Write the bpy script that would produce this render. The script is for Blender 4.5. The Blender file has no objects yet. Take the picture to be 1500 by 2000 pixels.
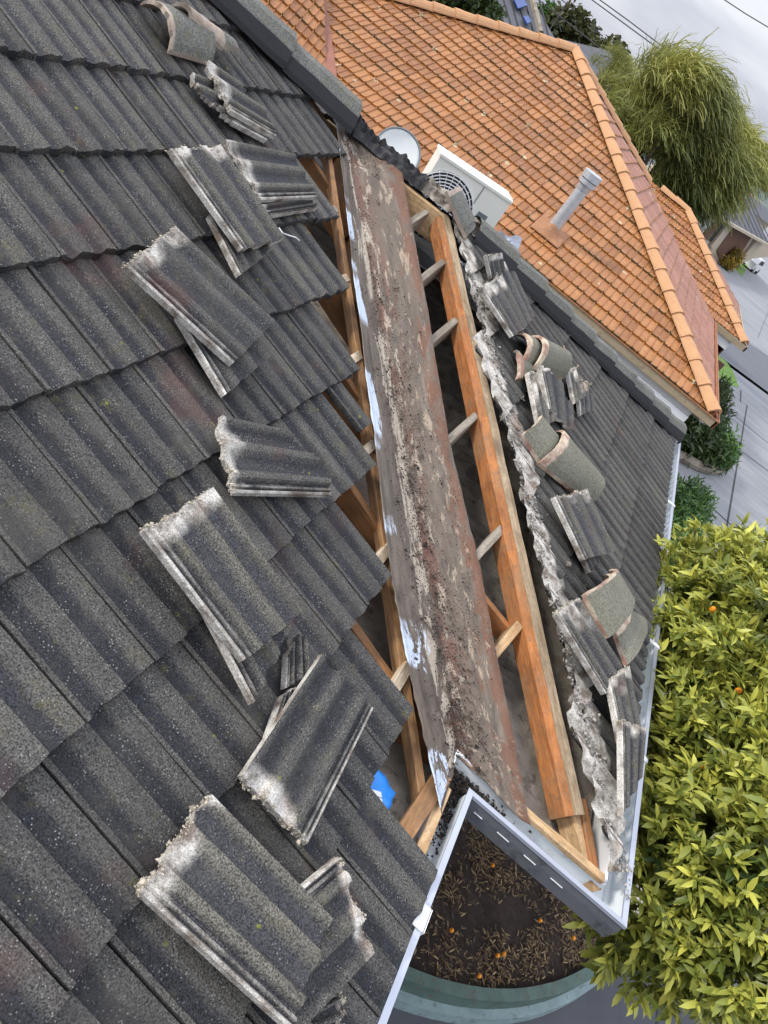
import bpy, bmesh, math, random
import numpy as np
from mathutils import Vector, Matrix, noise as mnoise
random.seed(7); rng = np.random.default_rng(7)
SC = bpy.context.scene; COL = SC.collection
# ---------------------------------------------------------------- camera
RC = [[0.76303084, 0.38282942, 0.52079320], [0.64550792, -0.40992441, -0.64442338], [-0.03321837, 0.82789107, -0.55990439]]
RX, RY, RZ = [Vector(r) for r in RC]
CAM = Vector((-0.90180136, -2.44678383, 2.38706575)); F = 1387.93386
cd = bpy.data.cameras.new('camera'); cam = bpy.data.objects.new('camera', cd); COL.objects.link(cam)
cd.sensor_fit = 'VERTICAL'; cd.sensor_height = 36; cd.sensor_width = 27; cd.lens = 36 * F / 2000
cd.clip_start = .05; cd.clip_end = 3000
m = Matrix.Identity(4)
for i in range(3):
    m[i][0] = RX[i]; m[i][1] = -RY[i]; m[i][2] = -RZ[i]; m[i][3] = CAM[i]
cam.matrix_world = m; SC.camera = cam
# ---------------------------------------------------------------- light
SUN = Vector((-0.80, -0.22, 0.62)).normalized()
w = bpy.data.worlds.new('World'); SC.world = w; w.use_nodes = True
nt = w.node_tree; nt.nodes.clear(); Nn = nt.nodes.new; Lk = nt.links.new
out = Nn('ShaderNodeOutputWorld'); bg = Nn('ShaderNodeBackground'); bg.inputs[1].default_value = 0.12
sky = Nn('ShaderNodeTexSky'); sky.sky_type = 'NISHITA'; sky.sun_disc = False
sky.sun_elevation = math.asin(SUN.z); sky.sun_rotation = math.atan2(SUN.x, SUN.y)
tc = Nn('ShaderNodeTexCoord'); mp = Nn('ShaderNodeMapping'); mp.inputs['Scale'].default_value = (1.3, 1.3, 7.0)
mp.inputs['Rotation'].default_value = (0, 0.10, 0)
no = Nn('ShaderNodeTexNoise'); no.inputs['Scale'].default_value = 1.7; no.inputs['Detail'].default_value = 5; no.inputs['Roughness'].default_value = .5
rp = Nn('ShaderNodeValToRGB'); el = rp.color_ramp.elements
el[0].position = .40; el[0].color = (2.9, 3.05, 3.75, 1); el[1].position = .60; el[1].color = (5.5, 5.6, 5.9, 1)
mx = Nn('ShaderNodeMix'); mx.data_type = 'RGBA'; mx.inputs[0].default_value = .93
Lk(tc.outputs['Generated'], mp.inputs[0]); Lk(mp.outputs[0], no.inputs[0]); Lk(no.outputs[0], rp.inputs[0])
sz = Nn('ShaderNodeSeparateXYZ'); Lk(tc.outputs['Generated'], sz.inputs[0]); mr = Nn('ShaderNodeMapRange'); mr.inputs[1].default_value = .25; mr.inputs[2].default_value = 1; mr.inputs[3].default_value = 1; mr.inputs[4].default_value = 3.1
Lk(sz.outputs[2], mr.inputs[0]); vm = Nn('ShaderNodeVectorMath'); vm.operation = 'SCALE'; Lk(rp.outputs[0], vm.inputs[0]); Lk(mr.outputs[0], vm.inputs['Scale'])
Lk(sky.outputs[0], mx.inputs[6]); Lk(vm.outputs[0], mx.inputs[7]); Lk(mx.outputs[2], bg.inputs[0]); Lk(bg.outputs[0], out.inputs[0])
sd = bpy.data.lights.new('sun', 'SUN'); so = bpy.data.objects.new('sun', sd); COL.objects.link(so)
sd.energy = 2.2; sd.angle = math.radians(10); sd.color = (1.0, .95, .87)
so.rotation_euler = SUN.to_track_quat('Z', 'Y').to_euler()
SC.view_settings.view_transform = 'Standard'; SC.view_settings.look = 'None'; SC.view_settings.exposure = 0.5; SC.view_settings.gamma = 1
SC.cycles.max_bounces = 6; SC.cycles.diffuse_bounces = 3

# ---------------------------------------------------------------- geometry of the site
L, W, T, G, S0, Y0 = 0.9088930, 6.4522249, 0.3394567, 0.4641159, 0.3696318, -1.4915803
CS = 1 / math.sqrt(1 + T * T); SN = T * CS
GZ = -3.6
V = Vector
def ray(px): return (RX * ((px[0] - 750) / F) + RY * ((px[1] - 1000) / F) + RZ)
def hit(px, n, d):
    r = ray(px); n = V(n); return CAM + r * ((d - n.dot(CAM)) / n.dot(r))
def onA(px, h=0): return hit(px, (T, 0, 1), h)
def onB(px, h=0): return hit(px, (0, -T, 1), h)
def onC(px, h=0): return hit(px, (T, 0, 1), T * L + h)
def onG(px, z=GZ): return hit(px, (0, 0, 1), z)
def at(px, dist): return CAM + ray(px).normalized() * dist

# ---------------------------------------------------------------- objects
WM = {}
def tag(o, label=None, cat=None, group=None, kind=None):
    if label: o['label'] = label
    if cat: o['category'] = cat
    if group: o['group'] = group
    if kind: o['kind'] = kind
    return o
def thing(name, loc, label, cat, group=None):
    o = bpy.data.objects.new(name, None); COL.objects.link(o); o.location = loc; o.empty_display_size = .1
    WM[o] = Matrix.Translation(loc); return tag(o, label, cat, group)
class MB:
    def __init__(s): s.v = []; s.f = []; s.c = []
    def add(s, vs, fs, col=(0, 0, 0, 1)):
        b = len(s.v); s.v.extend([tuple(a) for a in vs]); s.f.extend([tuple(i + b for i in q) for q in fs])
        if len(vs) and isinstance(col, list): s.c.extend(col)
        else: s.c.extend([col] * len(vs))
    def box(s, lo, hi, col=(0, 0, 0, 1)):
        x0, y0, z0 = lo; x1, y1, z1 = hi
        s.add([(x0, y0, z0), (x1, y0, z0), (x1, y1, z0), (x0, y1, z0), (x0, y0, z1), (x1, y0, z1), (x1, y1, z1), (x0, y1, z1)],
              [(0, 3, 2, 1), (4, 5, 6, 7), (0, 1, 5, 4), (1, 2, 6, 5), (2, 3, 7, 6), (3, 0, 4, 7)], col)
    def prism(s, pts, ext, col=(0, 0, 0, 1)):
        n = len(pts); e = V(ext); a = [V(p) for p in pts]
        s.add(a + [p + e for p in a], [tuple(range(n)), tuple(range(2 * n - 1, n - 1, -1))] + [(i, i + n, (i + 1) % n + n, (i + 1) % n) for i in range(n)], col)
    def tube(s, pts, r, k=8, col=(0, 0, 0, 1), cap=True):
        pts = [V(p) for p in pts]; rr = r if isinstance(r, (list, tuple)) else [r] * len(pts); vs = []; fs = []
        for i, p in enumerate(pts):
            d = (pts[min(i + 1, len(pts) - 1)] - pts[max(i - 1, 0)]).normalized()
            a = d.orthogonal().normalized() if i == 0 else (a - d * a.dot(d)).normalized()
            b = d.cross(a)
            for j in range(k):
                th = 2 * math.pi * j / k; vs.append(p + (a * math.cos(th) + b * math.sin(th)) * rr[i])
        for i in range(len(pts) - 1):
            for j in range(k): fs.append((i * k + j, i * k + (j + 1) % k, (i + 1) * k + (j + 1) % k, (i + 1) * k + j))
        if cap: fs.append(tuple(range(k))[::-1]); fs.append(tuple((len(pts) - 1) * k + j for j in range(k)))
        s.add(vs, fs, col)
def obj(name, mb, mat, parent=None, M=None, smooth=False, own=False, clips=None, jag=0):
    """link one mesh object; vertices are in world space unless M is given; own=True moves the origin to the mesh's base"""
    vs = mb.v
    if own and M is None:
        a = np.array(vs); c = V(((a[:, 0].min() + a[:, 0].max()) / 2, (a[:, 1].min() + a[:, 1].max()) / 2, a[:, 2].min())); M = Matrix.Translation(c)
    elif M is None and parent is not None: M = Matrix.Translation(WM[parent].translation)
    if M is None: M = Matrix.Identity(4)
    elif not getattr(mb, 'local', False):
        a = np.array(vs) - np.array(M.translation); vs = a.tolist()
    me = bpy.data.meshes.new(name); me.from_pydata(vs, [], mb.f)
    if mb.c:
        ca = me.color_attributes.new('col', 'FLOAT_COLOR', 'POINT'); ca.data.foreach_set('color', np.array(mb.c, dtype=np.float32).ravel())
    if clips:
        bm = bmesh.new(); bm.from_mesh(me)
        for co, n in clips:
            r = bmesh.ops.bisect_plane(bm, geom=bm.verts[:] + bm.edges[:] + bm.faces[:], plane_co=V(co) - M.translation, plane_no=V(n), clear_outer=True)
            if jag:
                for e in r['geom_cut']:
                    if isinstance(e, bmesh.types.BMVert):
                        q = e.co * 9; e.co += V((mnoise.noise(q), mnoise.noise(q + V((9, 3, 1))), .5 * mnoise.noise(q * 2))) * jag
        bm.to_mesh(me); bm.free()
    bm = bmesh.new(); bm.from_mesh(me); bmesh.ops.recalc_face_normals(bm, faces=bm.faces); bm.to_mesh(me); bm.free()
    if smooth: me.shade_smooth()
    me.materials.append(mat); me.update()
    o = bpy.data.objects.new(name, me); COL.objects.link(o)
    if parent is not None: o.parent = parent; o.matrix_parent_inverse = WM[parent].inverted()
    o.matrix_basis = M; WM[o] = M.copy(); return o
def raw(name, v, quads, cols, mat, parent=None, loc=None, nper=4):
    """fast mesh from numpy arrays: v (N,3), quads (M,nper)"""
    M = Matrix.Translation(loc if loc is not None else (WM[parent].translation if parent is not None else (0, 0, 0)))
    me = bpy.data.meshes.new(name); v = v - np.array(M.translation)
    me.vertices.add(len(v)); me.vertices.foreach_set('co', v.astype(np.float32).ravel())
    me.loops.add(quads.size); me.loops.foreach_set('vertex_index', quads.astype(np.int32).ravel())
    me.polygons.add(len(quads)); me.polygons.foreach_set('loop_start', np.arange(0, quads.size, nper, dtype=np.int32))
    me.update(calc_edges=True); me.validate()
    ca = me.color_attributes.new('col', 'FLOAT_COLOR', 'POINT'); ca.data.foreach_set('color', cols.astype(np.float32).ravel())
    me.materials.append(mat); o = bpy.data.objects.new(name, me); COL.objects.link(o)
    if parent is not None: o.parent = parent; o.matrix_parent_inverse = WM[parent].inverted()
    o.matrix_basis = M; WM[o] = M.copy(); return o
def board(name, A, B, wd, dp, mat, parent, up=(0, 0, 1), label=None, bev=None):
    """a timber from A to B: wd wide, dp deep below the line (top edge on the line)"""
    A = V(A); B = V(B); x = (B - A).normalized(); z = V(up); z = (z - x * z.dot(x)).normalized(); y = z.cross(x); ln = (B - A).length
    M = Matrix.Identity(4)
    for i in range(3): M[i][0] = x[i]; M[i][1] = y[i]; M[i][2] = z[i]; M[i][3] = A[i]
    mb = MB(); mb.local = True; b = bev or min(wd, dp) * .08; n = max(2, int(ln / .12)); vs = []; fs = []
    sec = [(-wd / 2, -dp + b), (-wd / 2, -b), (-wd / 2 + b, 0), (wd / 2 - b, 0), (wd / 2, -b), (wd / 2, -dp + b), (wd / 2 - b, -dp), (-wd / 2 + b, -dp)]
    sd_ = random.random() * 50
    for i in range(n + 1):
        t = i / n * ln; wv = .006 * math.sin(t * 1.3 + sd_)
        for (yy, zz) in sec:
            j = mnoise.noise(V((t * 5, yy * 30 + sd_, zz * 30))) * .0035
            vs.append((t, yy + wv + j, zz + j))
    for i in range(n):
        for j in range(8): fs.append((i * 8 + j, i * 8 + (j + 1) % 8, (i + 1) * 8 + (j + 1) % 8, (i + 1) * 8 + j))
    fs.append(tuple(range(8))); fs.append(tuple(n * 8 + j for j in range(8)))
    mb.add(vs, fs); o = obj(name, mb, mat, parent, M)
    if label: o['label'] = label
    return o

# ---------------------------------------------------------------- materials
class NT:
    def __init__(s, name, rough=.8, metal=0, spec=.3):
        s.m = bpy.data.materials.new(name); s.m.use_nodes = True; s.t = s.m.node_tree; s.b = s.t.nodes['Principled BSDF']
        s.b.inputs['Roughness'].default_value = rough; s.b.inputs['Metallic'].default_value = metal
        s.b.inputs['Specular IOR Level'].default_value = spec
    def n(s, k): return s.t.nodes.new(k)
    def put(s, sock, v):
        if isinstance(v, (int, float)): sock.default_value = v
        elif isinstance(v, tuple): sock.default_value = (*v, 1) if len(v) == 3 and sock.type == 'RGBA' else v
        else: s.t.links.new(v, sock)
    def obj(s, scale=(1, 1, 1), rnd=True, rot=(0, 0, 0)):
        tc = s.n('ShaderNodeTexCoord'); mp = s.n('ShaderNodeMapping'); mp.inputs['Scale'].default_value = scale; mp.inputs['Rotation'].default_value = rot
        s.t.links.new(tc.outputs['Object'], mp.inputs[0])
        if rnd:
            oi = s.n('ShaderNodeObjectInfo'); mu = s.n('ShaderNodeMath'); mu.operation = 'MULTIPLY'; mu.inputs[1].default_value = 37
            s.t.links.new(oi.outputs['Random'], mu.inputs[0]); s.t.links.new(mu.outputs[0], mp.inputs['Location'])
        return mp.outputs[0]
    def attr(s):
        a = s.n('ShaderNodeAttribute'); a.attribute_name = 'col'; sp = s.n('ShaderNodeSeparateColor'); s.t.links.new(a.outputs['Color'], sp.inputs[0]); return sp.outputs
    def noise(s, v, sc, det=3, r=.55, dist=0):
        k = s.n('ShaderNodeTexNoise'); s.put(k.inputs['Vector'], v); k.inputs['Scale'].default_value = sc; k.inputs['Detail'].default_value = det
        k.inputs['Roughness'].default_value = r; k.inputs['Distortion'].default_value = dist; return k.outputs[0]
    def vor(s, v, sc, out='Distance', feat='F1'):
        k = s.n('ShaderNodeTexVoronoi'); k.feature = feat; s.put(k.inputs['Vector'], v); k.inputs['Scale'].default_value = sc; return k.outputs[out]
    def ramp(s, f, a, b, ca=(0, 0, 0), cb=(1, 1, 1)):
        k = s.n('ShaderNodeValToRGB'); s.put(k.inputs[0], f); e = k.color_ramp.elements; e[0].position = min(a, b); e[1].position = max(a, b)
        e[0].color = (*(ca if a < b else cb), 1); e[1].color = (*(cb if a < b else ca), 1); return k.outputs[0]
    def mix(s, f, a, b, mode='MIX'):
        k = s.n('ShaderNodeMix'); k.data_type = 'RGBA'; k.blend_type = mode; s.put(k.inputs[0], f); s.put(k.inputs[6], a); s.put(k.inputs[7], b); return k.outputs[2]
    def ma(s, op, a, b=0, c=None):
        k = s.n('ShaderNodeMath'); k.operation = op; s.put(k.inputs[0], a); s.put(k.inputs[1], b)
        if c is not None: s.put(k.inputs[2], c)
        return k.outputs[0]
    def comb(s, a, b, c):
        k = s.n('ShaderNodeCombineXYZ'); s.put(k.inputs[0], a); s.put(k.inputs[1], b); s.put(k.inputs[2], c); return k.outputs[0]
    def bump(s, h, st=.5, d=.01):
        k = s.n('ShaderNodeBump'); k.inputs['Strength'].default_value = st; k.inputs['Distance'].default_value = d; s.put(k.inputs['Height'], h); s.t.links.new(k.outputs[0], s.b.inputs['Normal'])
    def done(s, c, rough=None):
        s.put(s.b.inputs['Base Color'], c)
        if rough is not None: s.put(s.b.inputs['Roughness'], rough)
        return s.m
def mat_tile(name, old=0.0):
    s = NT(name, .8, spec=.35); o = s.obj(); a = s.attr()
    n1 = s.noise(o, 175, 2, .6); n2 = s.noise(o, 9, 3); n3 = s.noise(o, 2.2, 3); n4 = s.noise(o, 34, 3, .7)
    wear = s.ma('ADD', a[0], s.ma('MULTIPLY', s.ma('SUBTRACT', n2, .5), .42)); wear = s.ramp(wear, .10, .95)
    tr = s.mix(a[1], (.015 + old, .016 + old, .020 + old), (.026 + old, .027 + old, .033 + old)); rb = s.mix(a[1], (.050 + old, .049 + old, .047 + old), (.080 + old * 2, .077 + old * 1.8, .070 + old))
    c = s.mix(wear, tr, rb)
    c = s.mix(1.0, c, s.ramp(n1, .36, .64, (.30, .30, .31), (1.8, 1.8, 1.76)), 'MULTIPLY')
    c = s.mix(s.ma('MULTIPLY', s.ramp(n3, .62, .72), .5), c, (.085, .036, .030))
    ms = s.ma('MULTIPLY', s.ma('MULTIPLY', s.ramp(n2, .56, .7), s.ramp(n4, .45, .6)), .42)
    c = s.mix(ms, c, (.11, .10, .035))
    sp = s.ma('MULTIPLY', s.ramp(s.vor(o, 95), .26, .12), s.ramp(s.noise(o, 17, 3), .42, .62))
    c = s.mix(s.ma('MULTIPLY', sp, .75), c, (.34, .34, .32))
    c = s.mix(s.ma('MULTIPLY', s.ramp(s.noise(o, 3.1, 5, .7), .52, .68), .35), c, (.10, .095, .08))
    c = s.mix(s.ma('MULTIPLY', s.ramp(s.noise(s.obj((.7, 5, .7)), 2.4, 4, .6), .5, .66), .35), c, (.022, .021, .021)); mo = s.ma('MULTIPLY', s.ramp(s.ma('ADD', s.vor(o, 6.5), s.ma('MULTIPLY', s.ma('SUBTRACT', n4, .5), .12)), .06, .04), s.ramp(n4, .42, .5)); c = s.mix(mo, c, (.16, .17, .02))
    wm = s.ramp(s.ma('ADD', a[2], s.ma('MULTIPLY', s.ma('SUBTRACT', s.noise(o, 9, 4, .6), .5), .8)), .3, .8)
    wc = s.mix(s.ramp(s.noise(o, 11, 5, .6), .36, .58), (.17, .14, .115), (.55, .53, .49))
    wc = s.mix(s.ma('MULTIPLY', s.ramp(s.noise(o, 5, 2), .6, .72), .45), wc, (.24, .13, .08))
    wc = s.mix(.8, wc, s.ramp(n1, .36, .62, (.5, .5, .5), (1.25, 1.25, 1.22)), 'MULTIPLY'); c = s.mix(wm, c, wc)
    s.bump(s.ma('ADD', s.ma('MULTIPLY', n1, .5), n4), .55, .008); return s.done(c)
M_TILE = mat_tile('dark_concrete_tile'); M_LOOSE = mat_tile('weathered_loose_tile', .012)
def mat_cap():
    s = NT('concrete_cap', .85); o = s.obj(); a = s.attr(); n1 = s.noise(o, 85, 2, .7); n2 = s.noise(o, 5, 4)
    c = s.mix(n2, (.085, .085, .078), (.185, .185, .17)); c = s.mix(1.0, c, s.ramp(n1, .33, .68, (.55, .55, .55), (1.6, 1.6, 1.55)), 'MULTIPLY')
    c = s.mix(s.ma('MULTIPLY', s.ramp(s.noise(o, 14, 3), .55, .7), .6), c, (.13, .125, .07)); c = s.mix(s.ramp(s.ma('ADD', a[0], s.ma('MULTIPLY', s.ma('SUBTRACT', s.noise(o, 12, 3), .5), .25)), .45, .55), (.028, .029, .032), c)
    wm = s.ramp(s.ma('ADD', a[2], s.ma('MULTIPLY', s.ma('SUBTRACT', s.noise(o, 14, 4, .65), .5), .8)), .4, .7)
    c = s.mix(wm, c, s.mix(s.noise(o, 20, 3), (.25, .16, .12), (.55, .50, .42)))
    s.bump(s.ma('ADD', n1, s.noise(o, 40, 3)), .5, .006); return s.done(c)
M_CAP = mat_cap()
def mat_smoothcap():
    s = NT('smooth_cap', .8); o = s.obj(); a = s.attr(); n1 = s.noise(o, 85, 2, .7)
    c = s.mix(s.noise(o, 4, 4), (.10, .098, .072), (.20, .195, .16)); c = s.mix(1.0, c, s.ramp(n1, .3, .7, (.6, .6, .6), (1.45, 1.45, 1.4)), 'MULTIPLY')
    wm = s.ramp(s.ma('ADD', a[2], s.ma('MULTIPLY', s.ma('SUBTRACT', s.noise(o, 14, 4, .65), .5), .8)), .4, .7)
    c = s.mix(wm, c, s.mix(s.ramp(s.noise(o, 9, 3), .4, .6), (.30, .17, .13), (.58, .50, .38)))
    s.bump(s.ma('ADD', n1, s.noise(o, 40, 3)), .45, .006); return s.done(c)
M_SCAP = mat_smoothcap()
def mat_sheet():
    s = NT('rusted_valley_iron', .62, .0, .4); a = s.attr(); u = a[0]; v = a[1]
    vec = s.comb(s.ma('MULTIPLY', u, 3.2), s.ma('MULTIPLY', v, 5.5), 0); vf = s.comb(s.ma('MULTIPLY', u, 4.0), s.ma('MULTIPLY', v, 22), 3)
    big = s.noise(vec, 1.6, 6, .62, .3); st = s.noise(vec, 3.2, 7, .66, .4); fine = s.noise(vf, 9, 5, .7); fin2 = s.noise(vf, 22, 3, .7)
    c = s.mix(s.ramp(st, .33, .66), (.068, .060, .053), (.235, .215, .19)); c = s.mix(s.ma('MULTIPLY', s.ramp(big, .45, .62), .4), c, (.155, .13, .11))
    def band(c0, w, amp=1.2, sc=2.6, seed=0, lo=.3, hi=.7, fm=.6):
        nn = s.noise(s.comb(s.ma('MULTIPLY', u, 3.4), s.ma('MULTIPLY', v, 8.0), seed), sc, 7, .68, .5)
        d = s.ma('ABSOLUTE', s.ma('SUBTRACT', u, c0)); d = s.ma('SUBTRACT', 1, s.ma('DIVIDE', d, w))
        k = s.ma('ADD', s.ma('MULTIPLY', d, .55), s.ma('MULTIPLY', s.ma('SUBTRACT', nn, .5), amp * 3)); k = s.ma('ADD', k, s.ma('MULTIPLY', s.ma('SUBTRACT', fine, .5), fm)); return s.ramp(k, lo, hi)
    c = s.mix(s.ma('MULTIPLY', band(.55, .15, 1.1, 2.0, 1, .15, .55), .8), c, s.mix(fine, (.09, .040, .032), (.27, .14, .105)))
    c = s.mix(s.ma('MULTIPLY', band(.30, .16, 1.0, 1.6, 31, .0, .5), .6), c, (.10, .086, .075))
    c = s.mix(s.ma('MULTIPLY', band(.42, .14, 1.3, 2.0, 5, .24, .5), .95), c, s.mix(fine, (.36, .34, .29), (.66, .63, .57)))
    c = s.mix(s.ma('MULTIPLY', band(.72, .22, 1.3, 1.8, 17, .0, .5), .55), c, (.145, .12, .10))
    c = s.mix(s.ma('MULTIPLY', band(.96, .12, 1.2, 2.8, 11, .15, .5), .75), c, s.mix(fine, (.10, .042, .028), (.26, .125, .07)))
    c = s.mix(s.ma('MULTIPLY', band(.82, .20, 1.7, 4.2, 15, .68, .95), .75), c, s.mix(fine, (.30, .23, .15), (.56, .52, .45)))
    c = s.mix(s.ma('MULTIPLY', band(.60, .10, 1.7, 4.0, 41, .60, .9), .65), c, s.mix(fine, (.45, .40, .33), (.66, .62, .56)))
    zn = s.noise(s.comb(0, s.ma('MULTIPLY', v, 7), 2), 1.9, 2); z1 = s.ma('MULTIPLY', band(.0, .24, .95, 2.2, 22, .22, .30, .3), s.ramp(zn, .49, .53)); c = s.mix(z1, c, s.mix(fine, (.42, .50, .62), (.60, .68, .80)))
    rs = s.ma('MULTIPLY', s.ramp(s.noise(vf, 4, 5, .7), .58, .66), s.ramp(st, .46, .6)); c = s.mix(s.ma('MULTIPLY', rs, .55), c, (.24, .12, .065))
    mk = s.ma('MULTIPLY', s.ramp(fin2, .55, .62), s.ramp(s.noise(vec, 2.4, 4), .42, .6)); c = s.mix(s.ma('MULTIPLY', mk, .85), c, (.028, .022, .018))
    c = s.mix(s.ma('MULTIPLY', s.ramp(fin2, .34, .28), .7), c, (.5, .46, .4))
    c = s.mix(1.0, c, s.mix(z1, (.80, .73, .66), (.98, .98, .98)), 'MULTIPLY')
    s.bump(s.ma('ADD', fine, s.ma('MULTIPLY', st, 2.)), .5, .008)
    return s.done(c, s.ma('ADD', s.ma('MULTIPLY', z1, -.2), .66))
M_SHEET = mat_sheet()
def mat_wood(name, dk, lt, rough=.75, stain=None, sc=1, knots=False):
    s = NT(name, rough); o = s.obj((1.2, 9, 9)); g = s.noise(o, 3.5 * sc, 5, .6, .8); o2 = s.obj((1, 1, 1)); k = s.noise(o2, 3, 4); fi = s.noise(s.obj((3, 40, 40)), 4, 3)
    c = s.mix(s.ramp(g, .35, .65), dk, lt); c = s.mix(s.ma('MULTIPLY', s.ramp(fi, .55, .72), .45), c, tuple(x * .45 for x in dk))
    if stain: c = s.mix(s.ma('MULTIPLY', s.ramp(k, .5, .66), .75), c, stain)
    ds = s.noise(o2, 34, 5, .8); c = s.mix(s.ma('MULTIPLY', s.ramp(ds, .52, .66), .55), c, (.13, .11, .09)); c = s.mix(s.ma('MULTIPLY', s.ramp(s.noise(o2, 5, 5, .7), .5, .68), .4), c, tuple(x * .5 for x in dk))
    if knots:
        kn = s.vor(s.obj((1.1, 5, 5)), 1.6); c = s.mix(s.ma('MULTIPLY', s.ramp(kn, .13, .05), .85), c, (.05, .02, .01)); c = s.mix(s.ma('MULTIPLY', s.ramp(s.noise(s.obj((1.5, 1.5, 1.5)), 2.3, 6, .7), .52, .7), .55), c, (.12, .055, .028))
        c = s.mix(s.ma('MULTIPLY', s.ramp(s.noise(o2, 60, 3, .7), .6, .68), .6), c, (.10, .07, .05))
    s.bump(s.ma('ADD', g, fi), .45, .006); return s.done(c)
M_ORANGE = mat_wood('orange_hardwood', (.27, .095, .026), (.47, .185, .058), .7, (.26, .16, .085), knots=True)
M_BROWN = mat_wood('brown_rafter_wood', (.16, .070, .025), (.27, .125, .045), .7, (.10, .05, .02))
M_MID = mat_wood('mid_brown_timber', (.24, .12, .05), (.42, .24, .11), .8, (.14, .08, .045))
M_GREYW = mat_wood('weathered_timber', (.19, .165, .13), (.36, .32, .26), .85, (.13, .10, .075))
M_ARRIS = mat_wood('worn_arris_timber', (.24, .17, .10), (.42, .33, .22), .85, (.10, .07, .05))
M_TAN = mat_wood('pale_timber', (.40, .25, .12), (.60, .42, .24), .8, (.22, .13, .07))
M_PALE = mat_wood('pale_batten', (.50, .40, .28), (.66, .56, .42), .8, (.3, .22, .15))
def mat_simple(name, col, rough=.6, metal=0, var=.12, sc=3, bump=0, dirt=None, spec=.4):
    s = NT(name, rough, metal, spec); o = s.obj(); n = s.noise(o, sc, 5, .6)
    c = s.mix(n, tuple(x * (1 - var * 2) for x in col), tuple(min(1, x * (1 + var * 2)) for x in col))
    if dirt: c = s.mix(s.ramp(s.noise(o, sc * 2.3, 5, .7), .55, .7), c, dirt)
    if bump: s.bump(s.noise(o, sc * 12, 4, .7), bump, .01)
    return s.done(c)
M_GUT = mat_simple('white_gutter_steel', (.66, .70, .72), .3, .0, .05, 4, 0, (.40, .42, .40))
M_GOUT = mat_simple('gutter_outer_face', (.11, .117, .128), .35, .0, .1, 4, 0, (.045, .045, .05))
M_ZINC = mat_simple('zinc_lip', (.42, .45, .52), .3, .5, .08, 5)
M_WHITE = mat_simple('white_paint', (.72, .73, .74), .45, 0, .04, 2, 0, (.60, .60, .58))
M_ACW = mat_simple('cream_enamel', (.82, .82, .74), .35, 0, .02, 2)
M_DARK = mat_simple('dark_plastic', (.018, .018, .020), .5, 0, .1, 3)
M_INS = mat_simple('attic_dust', (.26, .225, .185), .95, 0, .35, 5, .9, (.075, .062, .05))
M_BRICK = mat_simple('brown_brick', (.16, .085, .06), .9, 0, .2, 6, .5)
M_CREAMW = mat_simple('cream_render', (.50, .43, .33), .85, 0, .06, 3, .2)
M_SOIL = mat_simple('bark_mulch', (.034, .023, .019), .95, 0, .48, 14, 1., (.075, .048, .035))
M_GREEN = mat_simple('green_painted_kerb', (.085, .14, .12), .7, 0, .25, 7, .5, (.10, .06, .045))
M_KTOP = mat_simple('worn_kerb_foot', (.22, .30, .31), .7, 0, .2, 6, .4, (.10, .13, .12))
M_PIPE = mat_simple('galvanised_pipe', (.50, .53, .56), .38, .35, .15, 9, .1, (.36, .40, .44))
M_DISH = mat_simple('grey_dish_paint', (.60, .63, .62), .5, 0, .04, 3)
M_DISHR = mat_simple('dark_dish_rim', (.16, .19, .20), .5, 0, .04, 3)
M_BEIGE = mat_simple('beige_gutter', (.36, .29, .19), .5, 0, .12, 3, 0, (.24, .18, .12))
M_RUSTG = mat_simple('rusty_gutter', (.30, .10, .045), .6, 0, .3, 6, .2, (.14, .06, .04))
M_FLASH = mat_simple('orange_flashing', (.30, .14, .065), .65, 0, .2, 6, .25, (.40, .22, .12))
M_VALN = mat_simple('rust_valley_paint', (.24, .095, .06), .6, 0, .15, 3)
M_LEAD = mat_simple('dark_lead', (.035, .036, .040), .5, .1, .4, 7, .9, (.09, .085, .08))
M_ORG = mat_simple('kumquat_skin', (.85, .30, .02), .4, 0, .1, 5)
def mat_mortar():
    s = NT('crumbled_mortar', .95); o = s.obj(); n = s.noise(o, 13, 5, .65)
    c = s.mix(s.ramp(n, .35, .65), (.13, .105, .085), (.42, .38, .32)); s.bump(s.noise(o, 40, 4, .7), .8, .01); return s.done(c)
M_MORT = mat_mortar()
def mat_terr(name, side=0):
    s = NT(name, .55 if not side else .42, spec=.45); o = s.obj(rnd=False); a = s.attr(); n = s.noise(o, 1.3, 4); n2 = s.noise(o, 18, 4, .65); n3 = s.noise(o, 5, 5, .7)
    lo, hi = ((.225, .092, .030), (.365, .160, .052)) if not side else ((.25, .115, .078), (.36, .18, .125))
    c = s.mix(a[1], lo, hi); c = s.mix(s.ma('MULTIPLY', s.ramp(n3, .5, .7), .55), c, (.46, .245, .115) if not side else (.42, .24, .17))
    c = s.mix(s.ma('MULTIPLY', s.ramp(n2, .5, .75), .35), c, (.15, .055, .03)); c = s.mix(s.ma('MULTIPLY', s.ramp(s.noise(o, .5, 4), .5, .7), .3), c, (.20, .10, .06))
    c = s.mix(s.ma('MULTIPLY', a[0], .45), c, (.26, .085, .045))
    mo = s.ramp(s.ma('ADD', a[2], s.ma('MULTIPLY', s.ma('SUBTRACT', s.noise(o, 9, 4, .7), .5), 1.5)), .5, .75)
    mc = s.mix(s.ramp(s.noise(o, 3, 3), .46, .6), (.33, .13, .025), (.09, .06, .02)); c = s.mix(s.ma('MULTIPLY', mo, .95), c, mc)
    l = s.ma('MULTIPLY', s.ramp(s.vor(o, 1.7), .12, .10), s.ramp(s.noise(o, 26, 3), .45, .52)); c = s.mix(l, c, (.48, .44, .30))
    s.bump(n2, .3, .008); return s.done(c)
M_TERR = mat_terr('terracotta_tile'); M_TERR2 = mat_terr('painted_sheen_terracotta', 1)  # second copy: sky sheen of the side slopes put into a greyer tile colour
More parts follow.
